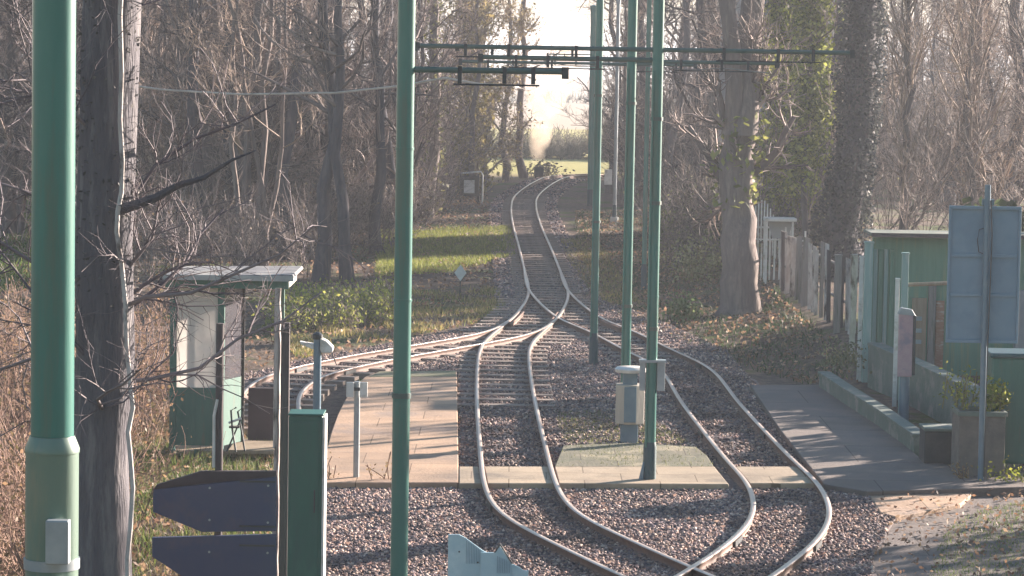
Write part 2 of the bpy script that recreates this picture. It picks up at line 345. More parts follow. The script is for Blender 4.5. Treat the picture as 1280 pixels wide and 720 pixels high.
def tree(name, stems, label, catg='tree', group=None, barkm='bark', limbs=10, br=6, tw=8, L1=(1.5, 3.2), L2=(.6, 1.4), L3=(.25, .7), up=.12,
         twc=((.14, .115, .11), (.26, .20, .185)), ivy=0, ivyc=((.05, .07, .02), (.20, .22, .06)), ivys=.07, ivyr=.3, tmin=.25, ang=(35, 75),
         ivy_t=(0, 1), rk1=.42, wg=.12, foliage=0, folc=((.05, .08, .02), (.16, .20, .05)), fols=.07, seed=1, twr=.006):
    """stems: list of (base, top, r0, r1)"""
    g = np.random.default_rng(seed)
    base = np.array(stems[0][0], dtype=float)
    e = empty(name, base, label, catg, group)
    S = [main_stem(np.array(b) - base, np.array(t) - base, r0, r1, g=g, wig=wg) for b, t, r0, r1 in stems]
    P = np.concatenate([s[0] for s in S]); R = np.concatenate([s[1] for s in S])
    V, Fq = tubes_np(P, R, 14)
    # lumpy bark
    V = V + g.normal(size=V.shape) * .03 * np.repeat(R.reshape(-1), 14)[:, None] * 2.0
    npmesh('trunk', V, Fq, M[barkm], parent=e, smooth=True)
    P1, R1 = grow(P, R, limbs, L1, ang, 5, .2, up, tmin, 1, rk1, .012 if rk1 > .2 else .006, g=g)
    P2, R2 = grow(P1, R1, br, L2, (30, 70), 4, .22, up, .15, 1, .55, .008, g=g)
    P3, R3 = grow(P2, R2, tw, L3, (25, 65), 3, .22, up * .6, .1, 1, .6, twr, g=g)
    parts = []
    for p, r, s in ((P1, R1, 5), (P2, R2, 3), (P3, R3, 3)):
        v, f = tubes_np(p, r, s); parts.append((v, f, tint(len(f), *twc, g=g, per=(p.shape[1] - 1) * s)))
    v, f, t = cat(parts); npmesh('crown', v, f, M['twig'], t, e)
    if ivy:
        k = g.integers(0, len(P), ivy); tt = g.uniform(ivy_t[0], ivy_t[1], ivy) * (P.shape[1] - 1.001); i = tt.astype(int); ff = (tt - i)[:, None]
        c = P[k, i] * (1 - ff) + P[k, i + 1] * ff; rr = (R[k, i])[:, None]
        # clumped
        a = g.uniform(0, 2 * np.pi, ivy); q = .6 + .5 * np.sin(tt * 4.1 + a * 2) * np.cos(tt * 2.3)
        o = np.stack([np.cos(a), np.sin(a), g.normal(size=ivy) * .3], 1) * (rr + ivyr * g.random((ivy, 1)) ** .7 * q[:, None])
        v, f = leaves(c + o, ivys, g); npmesh('ivy', v, f, M['leaf'], tint(len(f), *ivyc, g=g), e)
    if foliage:
        k = g.integers(0, len(P3), foliage); c = P3[k, g.integers(0, P3.shape[1], foliage)] + g.normal(size=(foliage, 3)) * .08
        v, f = leaves(c, fols, g); npmesh('foliage', v, f, M['leaf'], tint(len(f), *folc, g=g), e)
    return e

def copy_tree(o, parent=None):
    c = o.copy(); COL.objects.link(c); c.parent = parent
    for ch in o.children: copy_tree(ch, c)
    return c

def inpoly(X, Y, poly):
    ins = np.zeros(len(X), bool); n = len(poly)
    for i in range(n):
        x0, y0 = poly[i][:2]; x1, y1 = poly[(i + 1) % n][:2]
        c = ((y0 > Y) != (y1 > Y)) & (X < (x1 - x0) * (Y - y0) / (y1 - y0 + 1e-12) + x0); ins ^= c
    return ins

def scatter(poly, n, g=rng):
    p = np.array([q[:2] for q in poly]); lo = p.min(0); hi = p.max(0); out = np.zeros((0, 2))
    while len(out) < n:
        q = g.uniform(lo, hi, (n * 2, 2)); out = np.concatenate([out, q[inpoly(q[:, 0], q[:, 1], poly)]])
    return out[:n]

def area(poly):
    p = np.array([q[:2] for q in poly]); x, y = p[:, 0], p[:, 1]
    return abs(np.dot(x, np.roll(y, -1)) - np.dot(y, np.roll(x, -1))) / 2

# ------------------------------------------------------------------ setting: ground
def hgt(X, Y):
    X = np.asarray(X, float); Y = np.asarray(Y, float)
    s = lambda a: np.clip(a, 0, 1) ** 2 * (3 - 2 * np.clip(a, 0, 1))
    h = -.02 + .0 * X
    h = h + .45 * s((X - 4.2) / 2.2) * s((Y - 46.5) / 5) * s((110 - Y) / 20)              # bank on the right
    h = h + .25 * s((-X - 4.5) / 4) * s((Y - 50) / 10) * s((125 - Y) / 20)
    far = s((np.abs(X) - 2.5) / 3) * s((Y - 44) / 6) * s((160 - Y) / 20)
    h = h + far * .08 * (np.sin(X * 1.3 + Y * .21) * np.cos(Y * .37 + X * .3))
    return h
xs = np.unique(np.concatenate([np.linspace(-2500, -60, 14), np.linspace(-60, -16, 30), np.linspace(-16, 16, 129), np.linspace(16, 60, 30), np.linspace(60, 2500, 14)]))
ys = np.unique(np.concatenate([np.linspace(-60, 20, 8), np.linspace(20, 140, 241), np.linspace(140, 300, 20), np.linspace(300, 3400, 20)]))
GX, GY = np.meshgrid(xs, ys); GZ = hgt(GX, GY)
V = np.stack([GX, GY, GZ], -1).reshape(-1, 3); ii = np.arange(len(xs) * len(ys)).reshape(len(ys), len(xs))
Fq = np.stack([ii[:-1, :-1], ii[:-1, 1:], ii[1:, 1:], ii[1:, :-1]], -1).reshape(-1, 4)
tag(npmesh('ground', V, Fq, M['ground'], smooth=True), kind='structure', label='leafy brown earth and patchy grass under the whole place')

# low hills beyond the fields
hx = np.linspace(-1500, 1500, 121); prof = 3 + 3 * np.sin(hx / 210 + 1) + 1 * np.sin(hx / 77); prof = np.maximum(prof, 1)
rows = [(1500, 0), (1700, .6), (1950, 1.0), (2300, .7)]
V = np.concatenate([np.stack([hx, np.full_like(hx, y), -.5 + prof * k], 1) for y, k in rows]); n = len(hx)
ii = np.arange(n * len(rows)).reshape(len(rows), n)
tag(npmesh('hills', V, np.stack([ii[:-1, :-1], ii[:-1, 1:], ii[1:, 1:], ii[1:, :-1]], -1).reshape(-1, 4), M['hill'], smooth=True), kind='structure', label='low hills beyond the pale fields')

# ------------------------------------------------------------------ platforms, paths
PT = .115
def pix(poly, z): return [G(x, y, z)[:2] for x, y in poly]
def sheet(name, poly, z1, m, label, z0=-.1, bevel=.012):
    b = MB(); b.prism([tuple(p) for p in poly], z0, z1); return tag(b.build(name, m, bevel=bevel), label, kind='structure')
left_pf = pix([(404, 603), (405, 585), (408, 562), (414, 540), (422, 518), (432, 498), (444, 482), (456, 471), (474, 464), (571, 463), (572, 520), (573, 582), (573, 603)], PT)
sheet('platform', left_pf, PT, M['tan_conc'], 'tan concrete platform with a rounded corner beside the left track')
moss_l = pix([(474, 464.5), (569, 463.6), (570, 470), (462, 471)], PT + .004)
sheet('platform_edging', moss_l, PT + .006, M['moss'], 'mossy strip along the far edge of the left platform', z0=PT - .02, bevel=0)
# boarded crossing between the rails, in three pieces that clear the rails
path_y0, path_y1 = 583, 604
RAILX = {}
def path_piece(x0a, x1a, x0b, x1b, name='pavement', m='pale_conc', lab=''):
    sheet(name, pix([(x0a, path_y0), (x1a, path_y0), (x1b, path_y1), (x0b, path_y1)], PT), PT, M[m], lab)
path_piece(573.6, 598, 573.6, 602.5, lab='pale paving strip between left platform and left track')
path_piece(605, 685.5, 609, 692, lab='pale paving strip between the two rails of the left track')
island = pix([(704, 556), (790, 553), (870, 558), (884, 569), (892.5, 582.6), (693, 582.6)], PT)
sheet('platform', island, PT - .004, M['moss_dark'], 'mossy weathered island paving around the litter bin pole')
strip2 = pix([(693, 583), (893, 583), (911, 605), (698.5, 604)], PT)
sheet('pavement', strip2, PT, M['pale_conc'], 'pale paving strip between the left and right tracks at the island pole')
path_piece(919, 1004, 937, 1022, lab='pale paving strip between the two rails of the right track')
right_pf = pix([(938, 481), (1024, 481), (1060, 500), (1100, 530), (1150, 572), (1200, 585), (1300, 586), (1300, 608), (1084, 614), (1030, 605), (1012, 583), (975, 537)], PT)
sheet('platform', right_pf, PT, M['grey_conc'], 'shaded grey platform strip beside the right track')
apron = pix([(1084, 614.5), (1300, 608.5), (1300, 612), (1216, 616), (1200, 630), (1120, 646), (1100, 640)], .06)
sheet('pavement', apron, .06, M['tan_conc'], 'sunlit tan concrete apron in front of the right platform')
road = pix([(1120, 646.5), (1200, 630.5), (1216, 616.5), (1300, 612.5), (1500, 640), (1500, 800), (1110, 800), (1090, 700)], .012)
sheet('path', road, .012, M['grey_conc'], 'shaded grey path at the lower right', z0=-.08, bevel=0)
isl_grass = pix([(694, 516), (790, 512), (850, 545), (868, 557), (704, 555)], .03)
paved = [left_pf, island, strip2, right_pf, apron, road, pix([(573, path_y0), (694, path_y0), (698, path_y1), (573, path_y1)], PT), pix([(893, path_y0), (1012, path_y0), (1030, path_y1), (911, path_y1)], PT)]

# ballast beds
def bed(name, poly, z, label):
    p = np.array([q[:2] for q in poly]); lo = p.min(0); hi = p.max(0)
    b = MB(); b.prism([tuple(q) for q in poly], -.12, z); return tag(b.build(name, M['ballast']), label, kind='structure')
bal_front = pix([(404, 604), (1060, 604), (1084, 614), (1100, 640), (1120, 646), (1090, 700), (1100, 860), (330, 860)], .02)
bal_mid = pix([(573, 604), (573, 470), (500, 463), (470, 463), (420, 470), (380, 505), (290, 500), (300, 470), (400, 447), (600, 408), (625, 392), (640, 366), (645, 340), (722, 340), (740, 372), (800, 392), (905, 438), (945, 481), (1030, 604)], .016)
def wob(poly, a=.06):
    out = []
    for i in range(len(poly)):
        p = np.array(poly[i][:2]); q = np.array(poly[(i + 1) % len(poly)][:2]); n = max(1, int(np.linalg.norm(q - p) / .5))
        for k in range(n): out.append(p + (q - p) * k / n + (rng.normal(size=2) * a))
    return out
bed('ballast_bed', wob(bal_front, .03), .04, 'loose pinkish ballast in front of the platforms')
bed('ballast_bed', wob(bal_mid, .04), .032, 'grey ballast around the points between the platforms')

# ------------------------------------------------------------------ tram tracks
def catmull(pts, step=.25):
    P = [np.array(p[:2], float) for p in pts]; P = [2 * P[0] - P[1]] + P + [2 * P[-1] - P[-2]]; out = []
    for i in range(1, len(P) - 2):
        n = max(2, int(np.linalg.norm(P[i + 1] - P[i]) / step))
        for k in range(n):
            t = k / n; a, b, c, d = P[i - 1:i + 3]
            out.append(.5 * ((2 * b) + (-a + c) * t + (2 * a - 5 * b + 4 * c - d) * t * t + (-a + 3 * b - 3 * c + d) * t ** 3))
    out.append(P[-2]); out = np.array(out)
    for _ in range(6): out[1:-1] = (out[:-2] + out[1:-1] * 2 + out[2:]) / 4
    return out
def offs(c, o):
    d = nrm(np.gradient(c, axis=0)); nn = np.stack([-d[:, 1], d[:, 0]], 1); return c + nn * o
def sweep(c, prof, z):
    """profile (w,h) swept along plan curve c"""
    d = nrm(np.gradient(c, axis=0)); nn = np.stack([-d[:, 1], d[:, 0]], 1); k = len(prof)
    V = np.concatenate([np.stack([c[:, 0] + nn[:, 0] * w, c[:, 1] + nn[:, 1] * w, np.full(len(c), z + h)], 1)[:, None] for w, h in prof], 1)
    idx = np.arange(len(c) * k).reshape(len(c), k); a = idx[:-1]; b = idx[1:]
    return V.reshape(-1, 3), np.stack([a, np.roll(a, -1, 1), np.roll(b, -1, 1), b], -1).reshape(-1, 4)
BOT = [(-.045, 0), (-.045, .012), (-.012, .022), (-.012, .078), (-.029, .088), (-.029, .106), (.029, .106), (.029, .088), (.012, .078), (.012, .022), (.045, .012), (.045, 0)]
TOP = [(-.031, .1062), (-.031, .109), (.031, .109), (.031, .1062)]
GAU = .845
def avg(Lp, Rp, step=.25):
    """centreline from both traced rails"""
    A = catmull([G(x, y, .14) for x, y in Lp], step); B = catmull([G(x, y, .14) for x, y in Rp], step)
    s = np.linspace(0, 1, 400)
    def rs(C):
        q = np.concatenate([[0], np.cumsum(np.linalg.norm(np.diff(C, axis=0), axis=1))]); q /= q[-1]
        return np.stack([np.interp(s, q, C[:, 0]), np.interp(s, q, C[:, 1])], 1)
    return rs(A), rs(B)
far = [(0.0, 0)]
mainL = [(735, 217), (690, 219.5), (668, 227), (645, 243), (639, 258), (641, 280), (648, 306), (655, 335), (661, 362), (655, 380), (640, 398), (620, 413), (604, 428), (598, 445), (596, 480), (597, 520), (600, 560), (604, 600), (615, 630), (640, 652), (680, 672), (720, 692), (770, 716), (830, 742), (900, 775)]
sidL = [(655, 380), (640, 398), (610, 414), (560, 424), (500, 434), (440, 444), (390, 454), (335, 468), (306, 487), (298, 505), (300, 530)]
rtL = [(655, 335), (661, 362), (694, 395), (737, 414), (780, 437), (824, 460), (850, 500), (880, 540), (910, 577), (932, 600), (943, 625), (940, 650), (915, 675), (880, 700), (830, 730), (760, 765)]
tracks = {}
def fit(Lp, side):
    c = catmull([G(x, y, .14) for x, y in Lp]); d = nrm(np.gradient(c, axis=0)); nn = np.stack([-d[:, 1], d[:, 0]], 1)
    # left rail in the picture; direction of travel is towards the camera, so the other rail lies on the +n side
    c2 = c + nn * GAU / 2
    for _ in range(10): c2[1:-1] = (c2[:-2] + c2[1:-1] * 2 + c2[2:]) / 4
    return c2
def check_rail(c, y0, y1, o_, label, z=.0):
    q = offs(c, o_); q = q[(q[:, 1] > y0) & (q[:, 1] < y1)]
    return q
def track(Lp, dz, label, smin, smax, slp, sl_len=1.45, pitch=.68, sdz=0, checks=()):
    c = fit(Lp, 1); e = empty('tram_track', (c[0][0], c[0][1], 0), label, 'tram track'); o = np.array([c[0][0], c[0][1], 0])
    for s in (-1, 1):
        r = offs(c, s * GAU / 2)
        V1, F1 = sweep(r, BOT, .03 + dz); ob = npmesh('rail', V1 - o, F1, M['rust'], parent=e)
        dq = nrm(np.gradient(r, axis=0))
        for k_ in range(18, len(r) - 4, 33):
            pm = MB(); a_ = math.atan2(dq[k_][1], dq[k_][0])
            for sd_ in (-1, 1):
                cx, cy = r[k_] - o[:2] + sd_ * np.array([-math.sin(a_), math.cos(a_)]) * .026; ca, sa = math.cos(a_), math.sin(a_)
                P4 = [(cx + u_ * ca - v_ * sa, cy + u_ * sa + v_ * ca) for u_, v_ in ((-.22, -.012), (.22, -.012), (.22, .012), (-.22, .012))]
                pm.prism(P4, .055 + dz, .112 + dz)
            pm.build('fishplate', M['greydark'], ob)
        V2, F2 = sweep(r, TOP, .03 + dz); npmesh('running_surface', V2 - o, F2, M['shine'], parent=ob)
    for o_, y0, y1 in checks:
        r = offs(c, o_); r = r[(r[:, 1] > y0) & (r[:, 1] < y1)]; V1, F1 = sweep(r, [(w_ * .8, h_) for w_, h_ in BOT], .03 + dz)
        npmesh('check_rail', V1 - o, F1, M['rust'], parent=e)
    q = np.concatenate([[0], np.cumsum(np.linalg.norm(np.diff(c, axis=0), axis=1))]); k = 0; s = .3
    d = nrm(np.gradient(c, axis=0)); cnt = 0
    while s < q[-1]:
        x = np.interp(s, q, c[:, 0]); y = np.interp(s, q, c[:, 1])
        if slp(x, y) and cnt < 100:
            i = np.searchsorted(q, s); dd = d[min(i, len(d) - 1)]; L = sl_len if not callable(sl_len) else sl_len(x, y)
            b = MB(); b.box(-L / 2, L / 2, -.11, .11, -.10, .0)
            ob = b.build('sleeper', M['sleeper'], e, bevel=.008)
            ob.location = (x - o[0], y - o[1], .066 + sdz + random.uniform(-.006, .004)); ob.rotation_euler = (0, 0, math.atan2(dd[1], dd[0]) + math.pi / 2 + random.uniform(-.02, .02)); cnt += 1
        s += pitch * random.uniform(.95, 1.05)
    return c
c_main = track(mainL, 0, 'long curving tram track from the far bend to the lower foreground past the left platform', 0, 0, lambda x, y: (41 < y < 64) or (64 <= y < 110), lambda x, y: 2.1 if 52 < y < 62 else 1.45, checks=((GAU / 2 - .085, 55.2, 58.2), (-GAU / 2 + .085, 55.2, 58.2)))
c_right = track(rtL, .0025, 'tram track branching right behind the poles beside the shaded platform', 0, 0, lambda x, y: 49 < y < 56.5, sdz=-.004, checks=((-GAU / 2 + .085, 54, 57), (GAU / 2 - .085, 54.5, 56.5)))
c_sid = track(sidL, .005, 'rusty siding curving left from the points behind the booth', 0, 0, lambda x, y: x < -.9, sdz=.004)
# guard / check rails at the frogs
# far ballast shoulder along main track
cf = c_main[c_main[:, 1] > 62]; lft = offs(cf, -1.15); rgt = offs(cf, 1.15)
poly = [tuple(p) for p in lft[::6]] + [tuple(p) for p in rgt[::-6]]
bal_far = poly
bed('ballast_bed', poly, .012, 'narrow ballast bed under the far bend of the track')

# ballast stones
OCT = nrm(np.array([[1, 0, 0], [-1, 0, 0], [0, 1, 0], [0, -1, 0], [0, 0, 1], [0, 0, -1]], float)); OF = np.array([[0, 2, 4], [2, 1, 4], [1, 3, 4], [3, 0, 4], [2, 0, 5], [1, 2, 5], [3, 1, 5], [0, 3, 5]])
def stones(name, polys, dens, size, cols, label, excl, z=.02):
    P = np.concatenate([scatter(p, int(area(p) * dn)) for p, dn in zip(polys, dens)])
    for ex in excl: P = P[~inpoly(P[:, 0], P[:, 1], ex)]
    n = len(P); s = rng.uniform(size * .5, size * 1.25, (n, 1, 1)); V = OCT[None] * s * rng.uniform(.6, 1.25, (n, 6, 3))
    q = nrm(rng.normal(size=(n, 3))); a2 = nrm(np.cross(q, rng.normal(size=(n, 3)))); a3 = np.cross(q, a2); Rm = np.stack([q, a2, a3], 2)
    V = np.einsum('nij,nkj->nki', Rm, V); V[:, :, 2] *= .8
    V += np.concatenate([P, z + rng.uniform(-.005, .016, (n, 1))], 1)[:, None]
    Fq = (OF[None] + 6 * np.arange(n)[:, None, None]).reshape(-1, 3)
    c = np.array(cols)[rng.integers(0, len(cols), n)] * rng.uniform(.65, 1.35, (n, 1))
    mo = np.sin(P[:, 0] * 2.3 + 1.7 * np.sin(P[:, 1] * .8)) * np.sin(P[:, 1] * 1.1 + P[:, 0] * .9) + .5 * np.sin(P[:, 0] * 5.1 + P[:, 1] * 3.3)
    c = c * (1 + .22 * mo)[:, None]
    for cl in (c_main, c_right, c_sid):     # greasy dark strip between the rails
        q = cl[::6]; dm = np.full(n, 9.)
        for a_, b_ in q: dm = np.minimum(dm, np.hypot(P[:, 0] - a_, (P[:, 1] - b_) * .8))
        c = c * (1 - .42 * np.exp(-(dm / .85) ** 2 * 4))[:, None]
    return tag(npmesh(name, V.reshape(-1, 3), Fq, M['vc'], np.repeat(c, 8, 0)), label, kind='stuff')
STC = [(.19, .14, .14), (.26, .18, .165), (.14, .12, .13), (.34, .22, .18), (.20, .155, .16), (.10, .08, .09), (.40, .29, .24), (.54, .42, .35)]
stones('ballast_stones', [bal_front, bal_mid], [1000, 320], .027, STC, 'loose stones of pink and grey ballast', paved, z=.036)
stones('ballast_stones', [bal_far], [60], .05, STC, 'loose stones along the far bend', paved, z=.01)

# fallen leaves
def litter(polys, dens, cols, label, size=.045, excl=(), z=.03):
    P = np.concatenate([scatter(p, int(area(p) * dn)) for p, dn in zip(polys, dens)])
    for ex in excl: P = P[~inpoly(P[:, 0], P[:, 1], ex)]
    C = np.concatenate([P, (hgt(P[:, 0], P[:, 1]) + z + rng.random(len(P)) * .05)[:, None]], 1)
    v, f = leaves(C, size, flat=.5); c = np.array(cols)[rng.integers(0, len(cols), len(f))] * rng.uniform(.7, 1.3, (len(f), 1))
    return tag(npmesh('leaf_litter', v, f, M['leaf'], c), label, kind='stuff')
LIT = [(.26, .15, .09), (.32, .20, .13), (.18, .11, .08), (.40, .28, .18), (.22, .16, .12)]
left_ground = [(-14, 42), (-4.6, 42), (-4.3, 47), (-2.2, 51.5), (-.9, 54), (-.4, 60), (-.3, 75), (-.8, 100), (-1, 112), (-18, 112)]
left_front = [(-9, 24), (-2.3, 24), (-2.45, 35), (-2.7, 38), (-4.2, 42), (-9, 42)]
right_ground = [(3.7, 50), (4.6, 47), (5.6, 47), (5.6, 66), (9, 66), (11, 100), (2.1, 100), (1.6, 72), (1.5, 62)]
litter([left_ground, left_front, right_ground], [28, 90, 45], LIT, 'fallen brown leaves over the woodland edge')
litter([road, apron], [60, 25], LIT, 'fallen leaves on the shaded path', .03, (), z=.07)
litter([bal_front], [75], [(.32, .21, .17), (.38, .25, .20), (.22, .15, .14), (.45, .33, .27)], 'fallen leaves on the front ballast', .035, paved)

# grass
def grass(polys, dens, h, cols, label, wid=.012, excl=(), z0=0, patch=None):
    P = np.concatenate([scatter(p, int(area(p) * dn)) for p, dn in zip(polys, dens)])
    for ex in excl: P = P[~inpoly(P[:, 0], P[:, 1], ex)]
    if patch:
        k = np.sin(P[:, 0] * 2.1 + np.sin(P[:, 1] * .7) * 2) * np.cos(P[:, 1] * .9 + P[:, 0]) + rng.normal(size=len(P)) * .35; P = P[k > patch]
    n = len(P); z = hgt(P[:, 0], P[:, 1]) + z0; a = rng.uniform(0, 2 * np.pi, n); H = rng.uniform(h * .4, h * 1.2, n)
    B = np.stack([P[:, 0], P[:, 1], z], 1); s = np.stack([np.cos(a), np.sin(a), 0 * a], 1) * wid
    ln = rng.normal(size=(n, 3)) * np.array([.45, .45, 0]) * H[:, None]; T = B + ln + np.array([0, 0, 1]) * H[:, None]
    V = np.stack([B - s, B + s, T], 1).reshape(-1, 3)
    return tag(npmesh('grass', V, np.arange(3 * n).reshape(n, 3), M['leaf'], tint(n, *cols)), label, kind='stuff')
GRN = ((.08, .13, .03), (.22, .27, .07)); YEL = ((.24, .21, .07), (.50, .40, .17)); DGR = ((.04, .07, .03), (.10, .14, .06))
lg1 = [tuple(G(x, y)[:2]) for x, y in [(360, 372), (470, 368), (620, 362), (632, 385), (590, 405), (480, 425), (370, 448), (350, 420)]]
lg2 = [tuple(G(x, y)[:2]) for x, y in [(470, 290), (640, 285), (645, 320), (560, 340), (470, 345)]]
lg3 = [tuple(G(x, y)[:2]) for x, y in [(-60, 250), (60, 250), (80, 370), (-60, 385)]]
grass([lg1], [260], .16, YEL, 'rough yellow grass tufts beside the siding', patch=-.1)
grass([lg1], [120], .14, GRN, 'green weeds beside the siding', patch=.3)
grass([lg2], [420], .15, ((.16, .20, .04), (.42, .42, .10)), 'bright green grass bank left of the far track', patch=-.45)
grass([lg3], [60], .2, GRN, 'green lawn beyond the left wood', wid=.03)
grass([right_ground], [90], .13, DGR, 'dark shaded grass on the right bank', patch=-.3)
grass([island], [260], .05, ((.08, .11, .03), (.26, .26, .10)), 'moss tufts on the island paving', z0=.12, wid=.005, patch=.1)
grass([isl_grass], [700], .06, ((.10, .13, .03), (.30, .28, .10)), 'mossy grass on the island between the tracks', z0=.04, wid=.006)
rg = [tuple(G(x, y)[:2]) for x, y in [(700, 300), (745, 298), (800, 380), (760, 385), (722, 350)]]
grass([rg], [200], .12, YEL, 'dry grass right of the far track')
rl = [tuple(G(x, y)[:2]) for x, y in [(1200, 650), (1230, 638), (1262, 632), (1300, 622), (1340, 760), (1150, 760), (1168, 700), (1178, 668)]]
grass([rl], [700], .05, GRN, 'short green grass at the lower right edge', z0=.02, wid=.006, patch=.0)
lf = [tuple(G(x, y)[:2]) for x, y in [(165, 560), (345, 560), (345, 760), (150, 760)]]
grass([lf], [500], .16, GRN, 'green grass under the navy boards', wid=.008, patch=-.2)
grass([left_front], [150], .16, ((.16, .13, .06), (.36, .27, .16)), 'straw coloured grass around the booth', wid=.008)

# ------------------------------------------------------------------ line poles
def pole(px_base, D, w_px, label, h=6.9, group='green tram line poles', step=None, rings=(), cap=True, m='pole', lean=0.0, base_py=None):
    b = Pd(px_base, 400, D); X = b[0]; r = w_px * D / FPX / 2
    if base_py is not None: X = G(px_base, base_py, .02)[0]
    e = empty('line_pole', (X, D, 0), label, 'line pole', group)
    e.rotation_euler = (0, lean, 0)
    if step:
        MB().tube([(0, 0, -.1), (0, 0, step[0] - .08)], step[1], 32).build('lower_column', M['pole_old'], e, smooth=True)
        MB().tube([(0, 0, step[0] - .079), (0, 0, step[0] - .06), (0, 0, step[0])], [step[1] + .004, step[1] + .004, r + .004], 32).build('collar', M['pole_old'], e, smooth=True)
        MB().tube([(0, 0, step[0] + .001), (0, 0, h)], r, 32).build('column', M[m], e, smooth=True)
    else:
        MB().tube([(0, 0, -.1), (0, 0, h)], r, 24).build('column', M[m], e, smooth=True)
        MB().tube([(0, 0, -.05), (0, 0, .5), (0, 0, .56)], [r + .012, r + .012, r + .002], 24).build('base_sleeve', M['pole_blue'], e, smooth=True)
    for z in rings: MB().tube([(0, 0, z), (0, 0, z + .02)], r + .006, 24).build('joint_ring', M[m], e, smooth=True)
    MB().tube([(0, 0, h), (0, 0, h + .12), (0, 0, h + .16)], [r + .02, r + .02, .01], 16).build('cap', M[m], e, smooth=True)
    return e
def arm(e, z, x1, r=.022, m='arm', tie=False):
    a = MB(); a.tube([(0, 0, z), (x1, 0, z)], r, 10); o = a.build('bracket_arm', M[m], e, smooth=True)
    s = 1 if x1 > 0 else -1
    for q_ in (.34, .62, .8): MB().box(x1 * q_ - .018, x1 * q_ + .018, -.03, .03, z - .11, z + .035).build('hanger', M['greydark'], o)
    MB().tube([(x1 * .30, 0, z - .12), (x1 * .84, 0, z - .12)], .009, 6).build('stay_rod', M['greydark'], o)
    MB().box(x1 - .03, x1 + .03, -.03, .03, z - .06, z + .04).build('insulator', M['greydark'], o)
    return o
p1 = pole(66, 14.0, 54, 'fat green pole in the left foreground with wider weathered lower part', h=7.2, group=None, step=(5.1 - (548 - 66) / FPX * 14, .127))
# small box and strap on the near pole
_z = 5.1 - (690 - 66) / FPX * 14
bx = MB().box(.0, .11, -.20, -.128, _z - .05, _z + .16).build('control_box', M['greypost'], p1, bevel=.006)
MB().tube([(0, 0, _z - .10), (0, 0, _z - .05)], .134, 32).build('strap', M['greypost'], p1, smooth=True)
MB().box(-.16, .21, -.16, -.128, _z - .20, _z - .12).build('strap_bracket', M['greypost'], p1, bevel=.004)
p2 = pole(503, 25.0, 22, 'slim green pole left of centre crossing the tan platform', rings=(5.1 - (188 - 73) / FPX * 25, 5.1 - (378 - 73) / FPX * 25))
p3 = pole(811, 35.0, 14, 'green pole standing at the front edge of the island paving', base_py=607, rings=(2.3,))
p4 = pole(782, 40.6, 12, 'green pole rising behind the litter bin', base_py=540)
p5 = pole(742, 49.0, 9.5, 'green pole on the ballast between the two branching tracks', base_py=458, rings=(1.6,))
p6 = pole(809, 66.0, 6, 'thin green pole behind the front island pole', base_py=368)
p7 = pole(737, 104.0, 7, 'distant green pole at the right of the far bend', base_py=255)
p8 = pole(767, 93.0, 4.5, 'thin pale grey pole with a white foot beyond the points', base_py=276, m='greypost')
MB().tube([(0, 0, 0), (0, 0, .18)], .13, 16).build('white_foot', M['white'], p8, smooth=True)
MB().box(-.34, -.10, -.09, -.06, 1.2, 1.68).build('plaque', M['white'], p8, bevel=.005)
for (p, arms) in ((p3, ((-2.85, 5.24, 1), (2.3, 5.24, 1), (-2.1, 5.12, 0))), (p4, ((-2.4, 5.26, 1), (2.0, 5.1, 1))), (p5, ((-2.3, 5.05, 1), (1.6, 5.05, 1))), (p7, ((-1.6, 5.3, 1),)), (p2, ((1.35, 5.0, 1),)), (p6, ((-2.6, 5.1, 0),))):
    for x1, z, t in arms: arm(p, z, x1, .028 if p is p3 else .026)
for p_, zs_ in ((p3, (1.9, 3.4, 4.4)), (p4, (1.7, 4.5)), (p5, (2.4, 4.5)), (p2, (2.2,))):
    for z_ in zs_: MB().tube([(0, 0, z_), (0, 0, z_ + .045)], .078 if p_ is not p2 else .083, 20).build('band', M['arm'], p_, smooth=True)
for p_ in (p3, p4, p5):
    MB().tube([(-.05, -.062, .5), (-.05, -.064, 2.4), (-.05, -.064, 5.0)], .011, 6).build('conduit', M['pole'], p_, smooth=True)
# relay box clamped to the island pole
rb = MB(); rb.box(-.14, -.075, -.05, .07, 1.18, 1.52); rb.box(.07, .16, -.05, .07, 1.18, 1.52)
rb.build('cable_box', M['greypost'], p3, bevel=.005)
MB().box(-.15, .17, -.085, .075, 1.52, 1.55).build('clamp', M['greypost'], p3)
MB().tube([(-.075, -.02, .0), (-.10, -.05, .12), (-.07, -.03, .32)], [.04, .03, .012], 10).build('cable_entry', M['bluepost'], p3, smooth=True)
# overhead wires
def wire(name, pts, r, m, label, catg, group=None):
    return tag(MB().tube(pts, r, 6).build(name, M[m], smooth=True), label, catg, group)
cm = c_main[(c_main[:, 1] < 126) & (c_main[:, 1] > 36)][::8]
wire('contact_wire', [(x, y, 5.03 - .04 * math.sin(y * .35) ** 2) for x, y in cm], .009, 'wire', 'overhead wire following the left and far track', 'overhead wire', 'overhead contact wires')
cr = c_right[c_right[:, 1] > 36][::8]
wire('contact_wire', [(x, y, 5.02 - .04 * math.sin(y * .3) ** 2) for x, y in cr], .009, 'wire', 'overhead wire following the right hand track', 'overhead wire', 'overhead contact wires')
wp = [(120, 100, 36), (200, 112, 35.5), (300, 118, 35), (420, 116, 34), (500, 107.5, 33.5), (556, 97.5, 33), (600, 105, 33), (642, 107, 32.8), (650, 110, 60), (654, 111, 95), (656, 112, 127)]
wire('span_cable', [Pd(*q) for q in wp], .013, 'palewire', 'pale sagging cable strung across behind the slim pole into the left wood', 'overhead wire')

